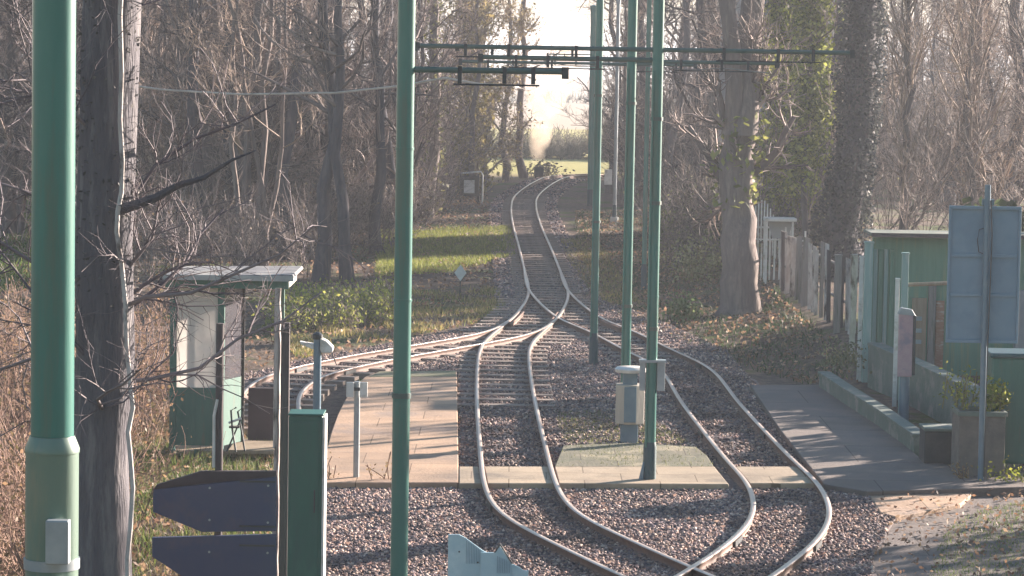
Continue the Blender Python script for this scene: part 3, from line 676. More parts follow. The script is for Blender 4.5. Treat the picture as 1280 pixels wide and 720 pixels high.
# ------------------------------------------------------------------ green and glass booth (left)
D = 37.0; s = FPX / D
def lx(px, py, D_, X0): return Pd(px, py, D_)[0] - X0
bo = Pd(280, 570, D); bo[2] = 0
def X_(px, py=450): return Pd(px, py, D)[0] - bo[0]
def Z_(py, px=280): return Pd(px, py, D)[2]
e = empty('platform_booth', bo, 'green timber and glass booth with flat grey roof at the left', 'booth')
xl, xr = X_(213), X_(347); x1_, x2_ = X_(277), X_(299)
zt = Z_(357); zb = Z_(572)
ro = MB(); ro.prism_y([(xl - .08, zt + .10), (xr + .22, zt + .13), (xr + .20, zt + .17), (xl - .06, zt + .14)], -.25, 1.35)
r_ = ro.build('roof', M['roof'], e, bevel=.01)
MB().box(xl - .05, xr + .14, -.19, -.15, zt - .02, zt + .098).build('fascia', M['shel_green'], r_, bevel=.005)
MB().box(xr + .10, xr + .14, -.148, 1.25, zt - .01, zt + .098).build('fascia', M['white'], r_, bevel=.005)  # side fascia is white to paint the sunlit roof corner
MB().box(xl - .07, xr + .21, -.275, -.252, zt + .085, zt + .15).build('roof_edge', M['greypost'], r_)
for i, (x, y0) in enumerate(((xl + .03, 0), (x1_, 0), (xl + .03, 1.1), (xr - .04, 1.1))):
    MB().box(x - .035, x + .035, y0 - .035, y0 + .035, 0.02, zt + .099).build('post', M['shel_green'], e, bevel=.004)
pw = MB().box(xr - .045, xr + .03, -.035, .035, 0.02, zt + .099).build('post', M['peel'], e, bevel=.004); pw['label'] = 'flaking white front post'
# front wall: window over panel
zs = Z_(487)
MB().box(xl + .066, x1_ - .036, -.015, .015, .16, zs - .04).build('wall_panel', M['shel_green'], e, bevel=.003)
wf = MB()
wf.prism_y([(xl + .066, zs - .038), (x1_ - .036, zs - .038), (x1_ - .036, zt), (x1_ - .050, zt), (x1_ - .050, zs + .02), (xl + .080, zs + .02), (xl + .080, zt), (xl + .066, zt)], -.03, .03)
wfo = wf.build('window', M['shel_green'], e)
MB().box(xl + .0805, x1_ - .0505, -.004, .004, zs + .021, zt - .004).build('pane', M['glass'], wfo)
# side return wall seen at an angle
wall2 = MB(); wall2.add([(x1_ + .036, .02, .16), (x2_, .5, .16), (x2_, .5, zs + .12), (x1_ + .036, .02, zs + .12), (x1_ + .036, .05, .16), (x2_, .53, .16), (x2_, .53, zs + .12), (x1_ + .036, .05, zs + .12)], [(0, 1, 2, 3), (7, 6, 5, 4), (0, 4, 5, 1), (3, 2, 6, 7), (1, 5, 6, 2), (0, 3, 7, 4)])
wall2.build('wall_panel', M['shel_green'], e)
w3 = MB(); w3.add([(x1_ + .036, .03, zs + .123), (x2_, .51, zs + .123), (x2_, .51, zt), (x1_ + .036, .03, zt), (x1_ + .036, .036, zs + .123), (x2_, .516, zs + .123), (x2_, .516, zt), (x1_ + .036, .036, zt)], [(0, 1, 2, 3), (7, 6, 5, 4), (0, 4, 5, 1), (3, 2, 6, 7), (1, 5, 6, 2), (0, 3, 7, 4)])
w3.build('pane', M['glass2'], e)
MB().box(x2_ - .02, x2_ + .02, .49, .54, .1, zt).build('post', M['blackpaint'], e)
MB().box(x2_ + .025, xr - .06, 1.06, 1.12, .05, .78).build('rear_panel', M['maroon'], e)
MB().box(xl, xr + .02, -.05, 1.2, .02, .10).build('floor', M['timber_tan'], e, bevel=.005)
MB().box(x2_ - .1, xr - .02, -.30, .62, .103, .15).build('step', M['timber_tan'], e, bevel=.005)
for x in (xl + .05, xl + .35): MB().box(x - .03, x + .03, -.1, -.055, -.03, .12).build('foot', M['shel_green'], e)

# black folding stand inside the booth
e = empty('folding_stand', (Pd(293, 555, 36.5)[0], 36.5, .15), 'black folding metal stand in the booth opening', 'stand')
k = 36.5 / FPX
fr = MB(); fr.tube([(.02, 0, 0), (-.03, .02, .28), (-.05, .03, .52), (.02, .03, .56)], .012, 8); fr.tube([(.12, .12, 0), (.07, .10, .30), (.03, .08, .50), (.10, .08, .56)], .012, 8)
fr.tube([(-.10, .05, .0), (.06, .06, .38), (.10, .06, .50)], .010, 8)
fr.build('frame', M['greydark'], e, smooth=True)
MB().box(-.07, .06, .0, .12, .30, .325).build('seat', M['blackpaint'], e)
MB().tube([(-.08, .04, .36), (.08, .06, .42)], .014, 8).build('handle', M['white'], e)

# ------------------------------------------------------------------ navy boards, posts, cabinet (lower left)
D = 27.0; o = Pd(268, 700, D); o[2] = 0
e = empty('information_board', o, 'navy board seen from behind as two stacked panels with cut corners', 'sign board')
X_ = lambda px, py=640: Pd(px, py, D)[0] - o[0]; Z_ = lambda py, px=270: Pd(px, py, D)[2]
def panel(pts, y0, y1, nm, m): return MB().prism_y([(X_(a, b), Z_(b, a)) for a, b in pts], y0, y1).build(nm, M[m], e, bevel=.006)
panel([(191, 612), (345, 596), (345, 664), (252, 665), (191, 640)], 0, .05, 'board', 'navy')
panel([(191, 612), (196, 606), (252, 589), (345, 589), (345, 595.4), (191, 611.4)], .0, .06, 'ledge', 'maroon')
panel([(190, 672), (345, 668), (345, 790), (252, 770), (236, 726), (190, 696)], 0, .05, 'board', 'navy')
for a_, b_ in ((262, 610), (262, 650), (335, 606), (335, 652), (262, 690), (335, 690)): MB().tube([(X_(a_), -.012, Z_(b_)), (X_(a_), -.0005, Z_(b_))], .011, 8).build('bolt', M['greypost'], e)
for b_ in (600, 656, 680): MB().box(X_(300) - .004, X_(344), -.014, -.001, Z_(b_ + 2), Z_(b_)).build('stiffener', M['greydark'], e)
MB().tube([(X_(272), .08, -.1), (X_(272), .08, Z_(405))], .036, 12).build('post', M['timber'], e, smooth=True)
MB().box(X_(349), X_(359.5), .0, .075, -.1, Z_(402)).build('post', M['timber'], e, bevel=.005)
MB().tube([(X_(266), .04, Z_(585)), (X_(266), .04, Z_(520)), (X_(270), .05, Z_(500))], .014, 8).build('clip', M['white'], e)  # white streak paints the lit patch on the dark post
o = Pd(344.5, 700, 27.1); o[2] = 0
e = empty('flaking_post', o, 'narrow post of flaking white paint beside the dark timber post', 'post')
pp = [(random.uniform(-.006, .006), random.uniform(-.005, .005), z) for z in np.linspace(-.1, Pd(340, 360, 27.1)[2], 24)]
MB().tube(pp, [random.uniform(.022, .034) for _ in pp], 8).build('shaft', M['peel'], e)

D = 26.3; o = Pd(381, 700, D); o[2] = 0
e = empty('equipment_cabinet', o, 'tall dark green equipment cabinet with a sunlit pale edge', 'cabinet')
X_ = lambda px, py=640: Pd(px, py, D)[0] - o[0]; Z_ = lambda py, px=380: Pd(px, py, D)[2]
zc = Z_(520)
MB().box(X_(359.5), X_(402), 0, .34, -.05, zc).build('body', M['cab_green'], e, bevel=.012)
MB().box(X_(359.5) - .006, X_(402) + .008, -.012, .352, zc + .001, zc + .02).build('lid', M['cab_green'], e, bevel=.006)
MB().box(X_(361.5), X_(398), -.009, -.001, .1, zc - .05).build('door', M['cab_green'], e, bevel=.004)
MB().box(X_(402) + .001, X_(402) + .022, .0, .33, .0, zc - .01).build('sunlit_strip', M['white'], e)  # white strip paints the sun along the cabinet's right edge
MB().tube([(X_(393), -.03, Z_(612)), (X_(393), -.03, Z_(640))], .007, 6).build('handle', M['greydark'], e)

D = 31.0; o = Pd(395, 600, D); o[2] = 0
e = empty('lamp_post', o, 'short blue post with a tilted white lamp head behind the green cabinet', 'lamp')
Z_ = lambda py, px=395: Pd(px, py, D)[2]
MB().tube([(0, 0, -.05), (0, 0, Z_(424))], .042, 16).build('post', M['bluepost'], e, smooth=True)
MB().tube([(0, 0, Z_(424)), (0, 0, Z_(418)), (0, 0, Z_(415))], [.055, .055, .02], 16).build('cap', M['greydark'], e, smooth=True)
MB().prism_y([(.03, Z_(437)), (.03, Z_(422)), (.10, Z_(426)), (.17, Z_(434)), (.16, Z_(440)), (.05, Z_(441))], -.06, .14).build('lamp_head', M['white'], e, bevel=.015)
MB().prism_y([(-.04, Z_(430)), (-.19, Z_(427)), (-.17, Z_(431)), (-.04, Z_(437))], -.02, .1).build('lamp_bracket', M['white'], e, bevel=.006)
MB().tube([(.15, .04, Z_(441)), (.20, .04, Z_(456))], .006, 6).build('flex', M['wire'], e)

# twin sign on white post by platform
g0 = G(445, 606, .02)
e = empty('twin_sign_post', g0, 'slim white post with two small white plates at the front of the tan platform', 'sign post')
D = g0[1]; zz = lambda py: Pd(445, py, D)[2]
MB().tube([(0, 0, -.05), (0, 0, zz(479))], .036, 14).build('post', M['greypost'], e, smooth=True)
for a, b in ((-.125, -.035), (.035, .125)): MB().box(a, b, -.075, -.045, zz(498), zz(479)).build('plate', M['white'], e, bevel=.006)
MB().box(-.09, .09, -.044, -.030, zz(490), zz(486)).build('bracket', M['greydark'], e)
# diamond sign
g0 = G(575, 372, 0); D = g0[1]
e = empty('diamond_sign', g0, 'small white diamond sign on a thin stake beside the points', 'sign')
zz = lambda py: Pd(575, py, D)[2]; hh = (zz(331) - zz(352)) / 2
MB().tube([(0, 0, -.05), (0, 0, zz(345))], .018, 8).build('stake', M['greydark'], e)
c_ = zz(341); MB().prism_y([(-.13, c_), (0, c_ + hh), (.13, c_), (0, c_ - hh)], -.05, -.02).build('plate', M['white'], e, bevel=.004)
# framed far notice
g0 = G(588, 254, 0); D = g0[1]
e = empty('far_notice_board', g0, 'small black framed notice board with a white sheet near the far bend', 'notice board')
sc_ = D / FPX
for x in (-.36, .27): MB().box(x - .035, x + .035, -.03, .03, -.05, 1.05).build('leg', M['blackpaint'], e)
MB().box(-.38, .30, -.06, -.031, .25, .98).build('board', M['blackpaint'], e, bevel=.01)
MB().box(-.24, .14, -.075, -.061, .36, .82).build('sheet', M['white'], e)
MB().tube([(-.38, 0, 1.05), (.36, 0, 1.12), (.42, 0, 1.0), (.42, 0, -.05)], .03, 8).build('hood_rail', M['white'], e)

# ------------------------------------------------------------------ litter bin on the island
g0 = G(784, 548, .02); D = g0[1] - .0
e = empty('litter_bin', (g0[0] + .005, D - .55, .02), 'pale panelled litter bin with a flat white lid on a blue pedestal', 'litter bin')
k = (D - .55) / FPX; D2 = D - .55; zz = lambda py: Pd(784, py, D2)[2] - .02
MB().box(-.12, .11, -.10, .10, -.02, zz(529)).build('pedestal', M['bluepost'], e, bevel=.01)
bd = MB(); octo = [(.19 * math.cos(math.radians(22.5 + 45 * i)) * 1.08, .19 * math.sin(math.radians(22.5 + 45 * i))) for i in range(8)]
bd.prism(octo, zz(529), zz(480)); bd.build('body', M['binpale'], e, bevel=.01)
MB().box(-.085, .075, -.198, -.178, zz(526), zz(482)).build('front_panel', M['bluepost'], e, bevel=.005)
MB().box(-.10, .09, -.08, .08, zz(480), zz(465)).build('neck', M['bluepost'], e)
MB().tube([(0, 0, zz(465)), (0, 0, zz(461)), (0, 0, zz(458.5))], [.20, .215, .18], 24).build('lid', M['white'], e, smooth=True)
MB().box(-.195, -.165, -.06, -.02, zz(500), zz(492)).build('latch', M['blackpaint'], e)

# ------------------------------------------------------------------ pale blue rooftop cut-out (bottom)
D = 27.6; o = Pd(606, 720, D); o[2] = 0
e = empty('cutout_board', o, 'pale blue board cut to a skyline of little roofs at the bottom edge', 'sign board')
X_ = lambda px, py=690: Pd(px, py, D)[0] - o[0]; Z_ = lambda py, px=606: Pd(px, py, D)[2]
MB().prism_y([(X_(560, 720), Z_(800)), (X_(560), Z_(669)), (X_(574), Z_(669)), (X_(582), Z_(673)), (X_(603), Z_(688)), (X_(661), Z_(716)), (X_(661), Z_(800))], 0, .025).build('board', M['paleblue'], e, bevel=.003)
hs = MB().prism_y([(X_(601), Z_(800)), (X_(601), Z_(690)), (X_(619), Z_(690)), (X_(625), Z_(682)), (X_(640), Z_(704)), (X_(640), Z_(800))], -.030, -.002).build('house_cutout', M['paleblue'], e, bevel=.003)
MB().prism_y([(X_(619), Z_(690)), (X_(625), Z_(681)), (X_(640), Z_(704)), (X_(641.5), Z_(703)), (X_(625), Z_(678)), (X_(617.5), Z_(689.5))], -.034, -.012).build('gable_edge', M['greydark'], hs)
MB().prism_y([(X_(640.5), Z_(800)), (X_(640.5), Z_(704)), (X_(650), Z_(708)), (X_(655), Z_(712)), (X_(661), Z_(712)), (X_(661), Z_(800))], -.022, -.002).build('low_roof', M['paleblue'], e, bevel=.003)
for i in range(9):
    x = X_(583 + i * 2.1); MB().box(x - .002, x + .002, -.004, -.0005, Z_(705), Z_(676 + i * 1.4)).build('batten', M['bluegrey'], e)
for i in range(8):
    x = X_(622 + i * 2.2); MB().box(x - .002, x + .002, -.036, -.0305, Z_(715), Z_(694 + i)).build('batten', M['bluegrey'], e)
for a, b in ((574, 690), (597.5, 703)): MB().tube([(X_(a), -.012, Z_(b)), (X_(a), -.0005, Z_(b))], .008, 8).build('bolt', M['greydark'], e)
MB().box(X_(600) - .03, X_(600) + .03, .026, .08, -.1, Z_(700)).build('post', M['timber_grey'], e)

# ------------------------------------------------------------------ right side: fence, green shelter, gate posts
def hz(X, Y): return float(hgt(X, Y))
fA = np.array([5.95, 51.5]); fB = np.array([5.68, 62.0])
e = empty('post_fence', (*fA, 0), 'gappy fence of weathered grey and pale upright posts on the right bank', 'fence')
n = 17
for i in range(n):
    t = i / (n - 1); p = fA + (fB - fA) * t; z = hz(*p); h = 1.30 + .2 * random.random() - .12 * t
    x = p[0] - fA[0] + random.uniform(-.05, .05); y = p[1] - fA[1]; wd = random.choice((.035, .05, .065)); tl = random.uniform(-.03, .03)
    m_ = MB(); m_.add([(x - wd, y - .04, z - .1), (x + wd, y - .04, z - .1), (x + wd, y + .04, z - .1), (x - wd, y + .04, z - .1),
              (x - wd + tl, y - .04, z + h), (x + wd + tl, y - .04, z + h - .03), (x + wd + tl, y + .04, z + h - .03), (x - wd + tl, y + .04, z + h)],
             [(0, 1, 2, 3), (4, 7, 6, 5), (0, 4, 5, 1), (1, 5, 6, 2), (2, 6, 7, 3), (3, 7, 4, 0)])
    m_.build('paling', M[random.choice(('timber_grey', 'peel', 'timber'))], e)
for zz_ in (.45, 1.05):
    MB().tube([(.08, 0, hz(*fA) + zz_), (fB[0] - fA[0] + .08, fB[1] - fA[1], hz(*fB) + zz_)], .025, 6).build('rail', M['timber_grey'], e)
wA = Pd(1003, 380, 63.0); wB = Pd(938, 380, 65.0)
e = empty('white_fence', (wA[0], wA[1], 0), 'low fence of thin white stakes right behind the massive trunk', 'fence')
for i in range(10):
    t = i / 9 + random.uniform(-.03, .03); x = (wB[0] - wA[0]) * t; y = (wB[1] - wA[1]) * t; z = hz(wA[0] + x, wA[1] + y); h = random.uniform(.75, 1.15)
    MB().box(x - .018, x + .018, y - .015, y + .015, z - .1, z + h).build('stake', M['white'], e)
MB().tube([(0, .03, hz(wA[0], wA[1]) + .85), (wB[0] - wA[0], wB[1] - wA[1] + .03, hz(wB[0], wB[1]) + .95)], .018, 6).build('rail', M['white'], e)

def post(px, ytop, ybase, D, wpx, m, name, label, catg='post', group=None, sq=True):
    b = Pd(px, ybase, D); t = Pd(px, ytop, D); r = wpx * D / FPX / 2
    e = empty(name, b, label, catg, group); h = t[2] - b[2]
    (MB().box(-r, r, -r, r, -.1, h) if sq else MB().tube([(0, 0, -.1), (0, 0, h)], r, 12)).build('shaft', M[m], e, bevel=.006 if sq else 0, smooth=not sq)
    MB().box(-r * 1.2, r * 1.2, -r * 1.2, r * 1.2, h + .001, h + .03).build('cap', M[m], e, bevel=.005)
    return e
post(1045, 320, 445, 52, 8, 'timber_grey', 'fence_post', 'grey timber post left of the pale pink post', 'post')
post(1064, 320, 460, 49.5, 7, 'peel', 'fence_post', 'flaking pale post left of the mint gate post', 'post')
gp = post(1082, 304, 470, 47.5, 10, 'mint', 'gate_post', 'tall mint green gate post at the corner of the green shelter', 'gate post')
post(1073.5, 322, 470, 47.6, 5, 'white', 'gate_post', 'thin white post touching the mint gate post', 'gate post')
post(1118, 350, 500, 44.0, 5, 'white', 'marker_post', 'thin white post left of the mint rail post', 'post')
rp = post(1126.5, 318, 520, 43.2, 8, 'mint', 'rail_post', 'mint green post carrying the horizontal pale rail', 'rail post')
D = 43.2; X0 = Pd(1126.5, 520, D)
MB().tube([(0, 0, Pd(1128, 356, D)[2] - X0[2]), (Pd(1186, 356, D)[0] - X0[0], 0, Pd(1186, 354, D)[2] - X0[2])], .03, 10).build('rail', M['timber_tan'], rp, smooth=True)
rp['label'] = 'mint green post carrying the pale horizontal rail'
# info post with pink poster
D = 41.6; g0 = G(1127.5, 530, 0)
e = empty('poster_post', (g0[0], D, 0), 'grey post with a faded pink poster and pointed top', 'sign post')
zz = lambda py: Pd(1127, py, D)[2]
MB().tube([(0, 0, -.1), (0, 0, zz(470))], .07, 14).build('post', M['bluepost'], e, smooth=True)
MB().box(-.115, .085, -.10, -.02, zz(470), zz(392)).build('poster_case', M['pink'], e, bevel=.01)
MB().prism_y([(-.13, zz(392)), (-.09, zz(384)), (.06, zz(386)), (.12, zz(394))], -.115, .02).build('hood', M['greypost'], e, bevel=.004)
MB().box(.086, .13, -.08, .0, zz(468), zz(394)).build('side_plate', M['greydark'], e)

# green shelter
D = 47.8; o = Pd(1135, 470, D); o[2] = .1
X_ = lambda px, py=380: Pd(px, py, D)[0] - o[0]; Z_ = lambda py, px=1130: Pd(px, py, D)[2] - o[2]
e = empty('garden_shelter', o, 'green boarded shelter with thin flat roof behind the notice board', 'shelter')
MB().box(X_(1089), X_(1400), .0, .06, -.1, Z_(297)).build('wall', M['mid_green'], e)
for i, px in enumerate((1093, 1099, 1106, 1113)):
    MB().box(X_(px) - .03, X_(px) + .03, -.045, -.002, -.1, Z_(312)).build('pale_batten', M['mid_green' if i % 2 else 'mint'], e, bevel=.004)
MB().box(X_(1084), X_(1410), -.30, .75, Z_(294), Z_(290.5)).build('roof', M['green_stone'], e, bevel=.008)
MB().box(X_(1084), X_(1410), -.375, -.352, Z_(295), Z_(290)).build('roof_edge', M['timber'], e)
MB().box(X_(1140), X_(1158), -.05, -.002, 0, Z_(372)).build('timber_panel', M['timber_tan'], e)
MB().box(X_(1160), X_(1169), -.08, -.002, 0, Z_(352)).build('timber_post', M['timber_grey'], e)
MB().box(X_(1170), X_(1180), -.05, -.002, Z_(470), Z_(375)).build('brick_pier', M['brick'], e)
MB().box(X_(1268), X_(1400), -.2, -.01, -.1, Z_(360)).build('white_panel', M['wall'], e)
MB().box(X_(1285), X_(1400), -.45, -.01, Z_(418), Z_(413)).build('shelf', M['white'], e)
for py in (395, 410, 424): MB().box(X_(1135), X_(1152), -.085, -.052, Z_(py + 5), Z_(py)).build('slat', M['greypost'], e)

# notice board back on tall post
g0 = G(1225, 606, .05); D = g0[1]; zz = lambda py: Pd(1228, py, D)[2]; xx = lambda px: Pd(px, 340, D)[0] - g0[0]
e = empty('notice_board', g0, 'big blue grey notice board seen from behind on a tall steel post', 'notice board')
bz0, bz1 = zz(431), zz(266)
MB().box(xx(1186), xx(1273), .03, .06, bz0, bz1).build('board', M['bluegrey'], e, bevel=.006)
fr = MB(); fr.box(xx(1184.5), xx(1275), .0, .029, bz1 - .01, bz1 + .03); fr.box(xx(1184.5), xx(1275), .0, .029, bz0 - .03, bz0 + .01)
fr.box(xx(1184.5), xx(1187.5), .0, .029, bz0 + .011, bz1 - .011); fr.box(xx(1272), xx(1275), .0, .029, bz0 + .011, bz1 - .011)
fr.build('frame', M['bluegrey'], e, bevel=.004)
for py in (325, 374): MB().box(xx(1188), xx(1271.5), .008, .029, zz(py + 2), zz(py - 2)).build('stiffener', M['bluegrey'], e, bevel=.003)
MB().tube([(0, -.04, -.05), (xx(1231), -.04, zz(236))], .037, 16).build('post', M['bluepost'], e, smooth=True)
MB().tube([(.03, -.075, zz(600)), (.03, -.085, zz(430)), (.045, -.085, zz(300)), (.02, -.08, zz(255))], .008, 6).build('cable', M['wire'], e)
MB().tube([(-.03, -.02, zz(290)), (-.10, -.02, zz(292)), (-.12, -.02, zz(305)), (-.10, -.02, zz(320)), (-.03, -.02, zz(323))], .006, 6).build('cable_loop', M['wire'], e)
MB().box(-.07, .07, -.02, .05, zz(262), zz(254)).build('bracket', M['bluepost'], e)

# low stone kerb wall and planters
def wallrun(name, pts, h, th, m, label, catg, capm=None, group=None):
    o = np.array([*pts[0], 0.]); e = empty(name, o, label, catg, group); P = np.array(pts) - o[:2]
    d = nrm(np.gradient(P, axis=0)); nn = np.stack([-d[:, 1], d[:, 0]], 1); A = P + nn * th / 2; B = P - nn * th / 2
    MB().prism([tuple(p) for p in A] + [tuple(p) for p in B[::-1]], -.1, h).build('wall', M[m], e, bevel=.01)
    if capm:
        A = P + nn * (th / 2 + .02); B = P - nn * (th / 2 + .02)
        MB().prism([tuple(p) for p in A] + [tuple(p) for p in B[::-1]], h + .001, h + .05).build('coping', M[capm], e, bevel=.01)
    return e
k1 = [G(x, y, .25)[:2] for x, y in [(1030, 472), (1060, 492), (1100, 517), (1150, 552)]]
wallrun('kerb_wall', k1, .30, .16, 'green_stone', 'low algae green kerb wall behind the shaded platform', 'wall', 'green_stone')
k2 = [Pd(x, y, d)[:2] for x, y, d in [(1092, 470, 47), (1150, 470, 44), (1210, 505, 41), (1236, 520, 39.5)]]
wallrun('planter_wall', k2, .62, .2, 'green_stone', 'raised green stone wall with pale coping below the gate posts', 'wall', 'green_stone')
D = 38.6; g0 = G(1180, 581, .1)
e = empty('stone_block', (g0[0], g0[1], .1), 'dark square block standing on the platform left of the planter', 'block')
k = g0[1] / FPX; MB().box(-25 * k, 25 * k, 0, .5, 0, 42 * k).build('block', M['dark_stone'], e, bevel=.015)
MB().box(-26 * k, 26 * k, -.02, .52, 42 * k + .001, 46 * k).build('slab', M['green_stone'], e, bevel=.01)
g0 = G(1233, 603, .1); k = g0[1] / FPX
e = empty('planter', (g0[0], g0[1] + .45, .1), 'square brown planter with green rim around the notice board post', 'planter')
MB().box(-29 * k, 30 * k, 0, .6, 0, 78 * k).build('box', M['brown_stone'], e, bevel=.012)
rim = MB(); rim.box(-31 * k, 32 * k, -.03, .03, 78 * k + .001, 84 * k); rim.box(-31 * k, 32 * k, .57, .63, 78 * k + .001, 84 * k)
rim.box(-31 * k, -27 * k, .031, .569, 78 * k + .001, 84 * k); rim.box(28 * k, 32 * k, .031, .569, 78 * k + .001, 84 * k); rim.build('rim', M['green_stone'], e, bevel=.005)
g0 = G(1275, 603, .1); k = g0[1] / FPX
e = empty('wheeled_bin', (g0[0] + .05, g0[1] + .9, .1), 'green wheeled refuse bin at the right edge beside the planter', 'refuse bin')
MB().prism([(-.28, 0), (.28, 0), (.28, .62), (-.28, .62)], .1, 1.42).build('body', M['shel_green'], e, bevel=.02)
MB().box(-.31, .31, -.04, .66, 1.422, 1.48).build('lid', M['pole_blue'], e, bevel=.015)
for x in (-.27, .21): MB().tube([(x, .55, .1), (x + .06, .55, .1)], .1, 16).build('wheel', M['blackpaint'], e, smooth=True)

# white picket panel, parasol table and house behind the hedge
D = 64.5; o = Pd(955, 300, D); gz = hz(o[0], D)
e = empty('picket_panel', (o[0], D, gz), 'white picket panel glimpsed beyond the big brown trunk', 'fence')
for i in range(12):
    t = i / 11; x = -.33 + .72 * t; zt_ = Pd(938 + 37 * t, 272 - 22 * math.sin(math.pi * min(1, t * 1.3)), D)[2] - gz
    MB().box(x - .014, x + .014, -.01, .01, zt_ - .9, zt_).build('picket', M['white'], e)
MB().box(-.36, .42, .012, .035, Pd(950, 283, D)[2] - gz - .04, Pd(950, 283, D)[2] - gz).build('rail', M['white'], e)
for x in (-.35, .41): MB().box(x - .02, x + .02, .012, .05, -.1, 1.2).build('post', M['white'], e)
D = 63.8; o = Pd(972, 300, D); gz = hz(o[0], D); zz = lambda py: Pd(972, py, D)[2] - gz
e = empty('garden_table', (o[0], D, gz), 'pale garden table under the white picket panel', 'table')
MB().box(-.3, .38, -.3, .3, zz(276), zz(272)).build('top', M['white'], e, bevel=.01)
MB().prism_y([(-.22, zz(276.5)), (.32, zz(276.5)), (.22, zz(298)), (-.12, zz(298))], -.02, .02).build('apron', M['wall'], e)
for x in (-.26, .30):
    for y in (-.25, .25): MB().box(x - .02, x + .02, y - .02, y + .02, -.1, zz(276.5)).build('leg', M['white'], e)
D = 84.0; o = Pd(985, 200, D)
e = empty('house', (o[0], D, .2), 'grey house with a white railed balcony high behind the ivy trees', 'house')
MB().box(-1.6, 1.7, 0, 6, -.3, 7.4).build('wall', M['wall'], e)
MB().prism_y([(-1.9, 7.4), (2.0, 7.4), (.05, 9.2)], -.3, 6.3).build('roof', M['roof'], e)
for x in (-.45, .55):
    f_ = MB().box(x - .38, x + .38, -.05, -.001, 5.6, 6.9).build('window', M['white'], e)
    MB().box(x - .32, x + .32, -.06, -.051, 5.66, 6.84).build('pane', M['bluegrey'], f_)
br_ = MB()
for i in range(18): br_.box(-.95 + i * .13, -.92 + i * .13, -.62, -.59, 5.3, 6.0)
br_.box(-1.0, 1.4, -.63, -.58, 6.001, 6.06); br_.build('balcony_railing', M['white'], e)
MB().box(-1.0, 1.4, -.64, -.002, 5.15, 5.298).build('balcony_floor', M['timber'], e)

# ------------------------------------------------------------------ trees
def gp_(px, py): p = G(px, py, 0); p[2] = hgt(p[0], p[1]); return p
def G_y(px, D): return 74 + (px - 640) * math.tan(ROLL) + HC * FPX / D
def up_(px, D, z): d = Pd(px, 60, D); return np.array([d[0], D, z])
# near trunk at the left
M['bark_near'] = mat('grey_near_bark', (0.13, 0.12, 0.135), (0.09, 0.085, 0.10), 7, 0.9, .9, stretch=(2, 2, .3), c3=(0.19, 0.175, 0.18))
tree('ivied_tree', [((Pd(128, 400, 24)[0], 24, -.1), (Pd(133, 60, 24)[0] + .05, 24.1, 9), .255, .21)], 'thick dark ivied trunk beside the fat foreground pole', barkm='bark_near', limbs=34, br=10, tw=9, L1=(.9, 2.2), L2=(.4, 1.2), L3=(.15, .5), tmin=.22, seed=3, rk1=.09, wg=.02, up=.0,
     twc=((.12, .10, .115), (.24, .20, .20)), ang=(40, 85), twr=.0028, ivy=1200, ivyr=.05, ivys=.02, ivyc=((.07, .07, .07), (.19, .18, .17)), ivy_t=(.35, 1))
# climber stem on that trunk, pale to paint the bark's sunlit right edge
e = empty('climbing_stem', (Pd(160, 400, 23.7)[0], 23.7, 0), 'pale bare climber stem clinging to the sunlit side of the dark trunk', 'climber')
pts = [(160, 760), (159, 700), (163, 660), (166, 610), (163, 570), (160, 540), (166, 510), (162, 470), (158, 430), (157, 380), (152, 330), (146, 290), (147, 265), (152, 240), (153, 200), (150, 150), (152, 90), (150, 20), (154, -60)]
MB().tube([Pd(a, b, 23.72) - np.array([Pd(160, 400, 23.7)[0], 23.7, 0]) for a, b in pts], [.02] * len(pts), 8).build('stem', M['peel'], e, smooth=True)
MB().tube([Pd(a, b, 23.8) - np.array([Pd(160, 400, 23.7)[0], 23.7, 0]) for a, b in [(150, 262), (170, 256), (195, 247), (222, 232), (255, 222), (290, 200), (320, 188)]], [.045, .04, .034, .027, .02, .012, .005], 8).build('limb', M['bark_dark'], e, smooth=True)

def wt(px, py, w_px, label, name='woodland_tree', lean=0, stems2=(), **k):
    b = gp_(px, py); D = b[1]; r = w_px * D / FPX / 2; h = k.pop('h', 11)
    st = [(b - np.array([0, 0, .1]), b + np.array([lean * h, .3, h]), r, r * .45)]
    for dx, ln, rr in stems2: st.append((b + np.array([dx * D / FPX, .1, -.1]), b + np.array([dx * D / FPX + ln * h, .2, h * .9]), r * rr, r * rr * .4))
    return tree(name, st, label, **k)
TW = ((.10, .08, .08), (.48, .37, .32)); TWD = ((.07, .058, .06), (.32, .25, .23)); TWL = ((.20, .15, .125), (.64, .48, .37))
wt(400, 352, 19, 'forked grey trunk pair at the wood edge left of the slim pole', stems2=((34, .01, .85),), seed=5, barkm='bark_dark', limbs=16, br=7, tw=7, twc=TW)
wt(318, 340, 9, 'cluster of pale slender stems rising behind the booth roof', name='coppiced_tree', stems2=((-12, -.05, .8), (-6, -.02, .7), (8, .03, .8), (14, .06, .7)), seed=6, limbs=7, br=6, tw=6, barkm='bark_brown', twc=TWL)
wt(358, 330, 18, 'straight dark trunk left of the forked pair', seed=8, barkm='bark_dark', limbs=14, lean=.01, twc=TW)
wt(238, 330, 17, 'dark trunk just left above the booth roof', seed=9, limbs=14, lean=-.01, barkm='bark_dark', twc=TWD)
wt(470, 318, 14, 'straight dark trunk between the forked pair and the slim pole', seed=31, barkm='bark_dark', limbs=12, twc=TWD)
wt(282, 320, 15, 'dark trunk behind the pale slender stems', seed=32, barkm='bark_dark', limbs=12, twc=TWD)
wt(532, 272, 16, 'leaning ivied trunk right of the slim pole', seed=10, limbs=14, lean=.03, barkm='bark_brown', twc=TW, ivy=900, ivyr=.4, ivys=.08, ivyc=((.10, .11, .04), (.34, .32, .14)))
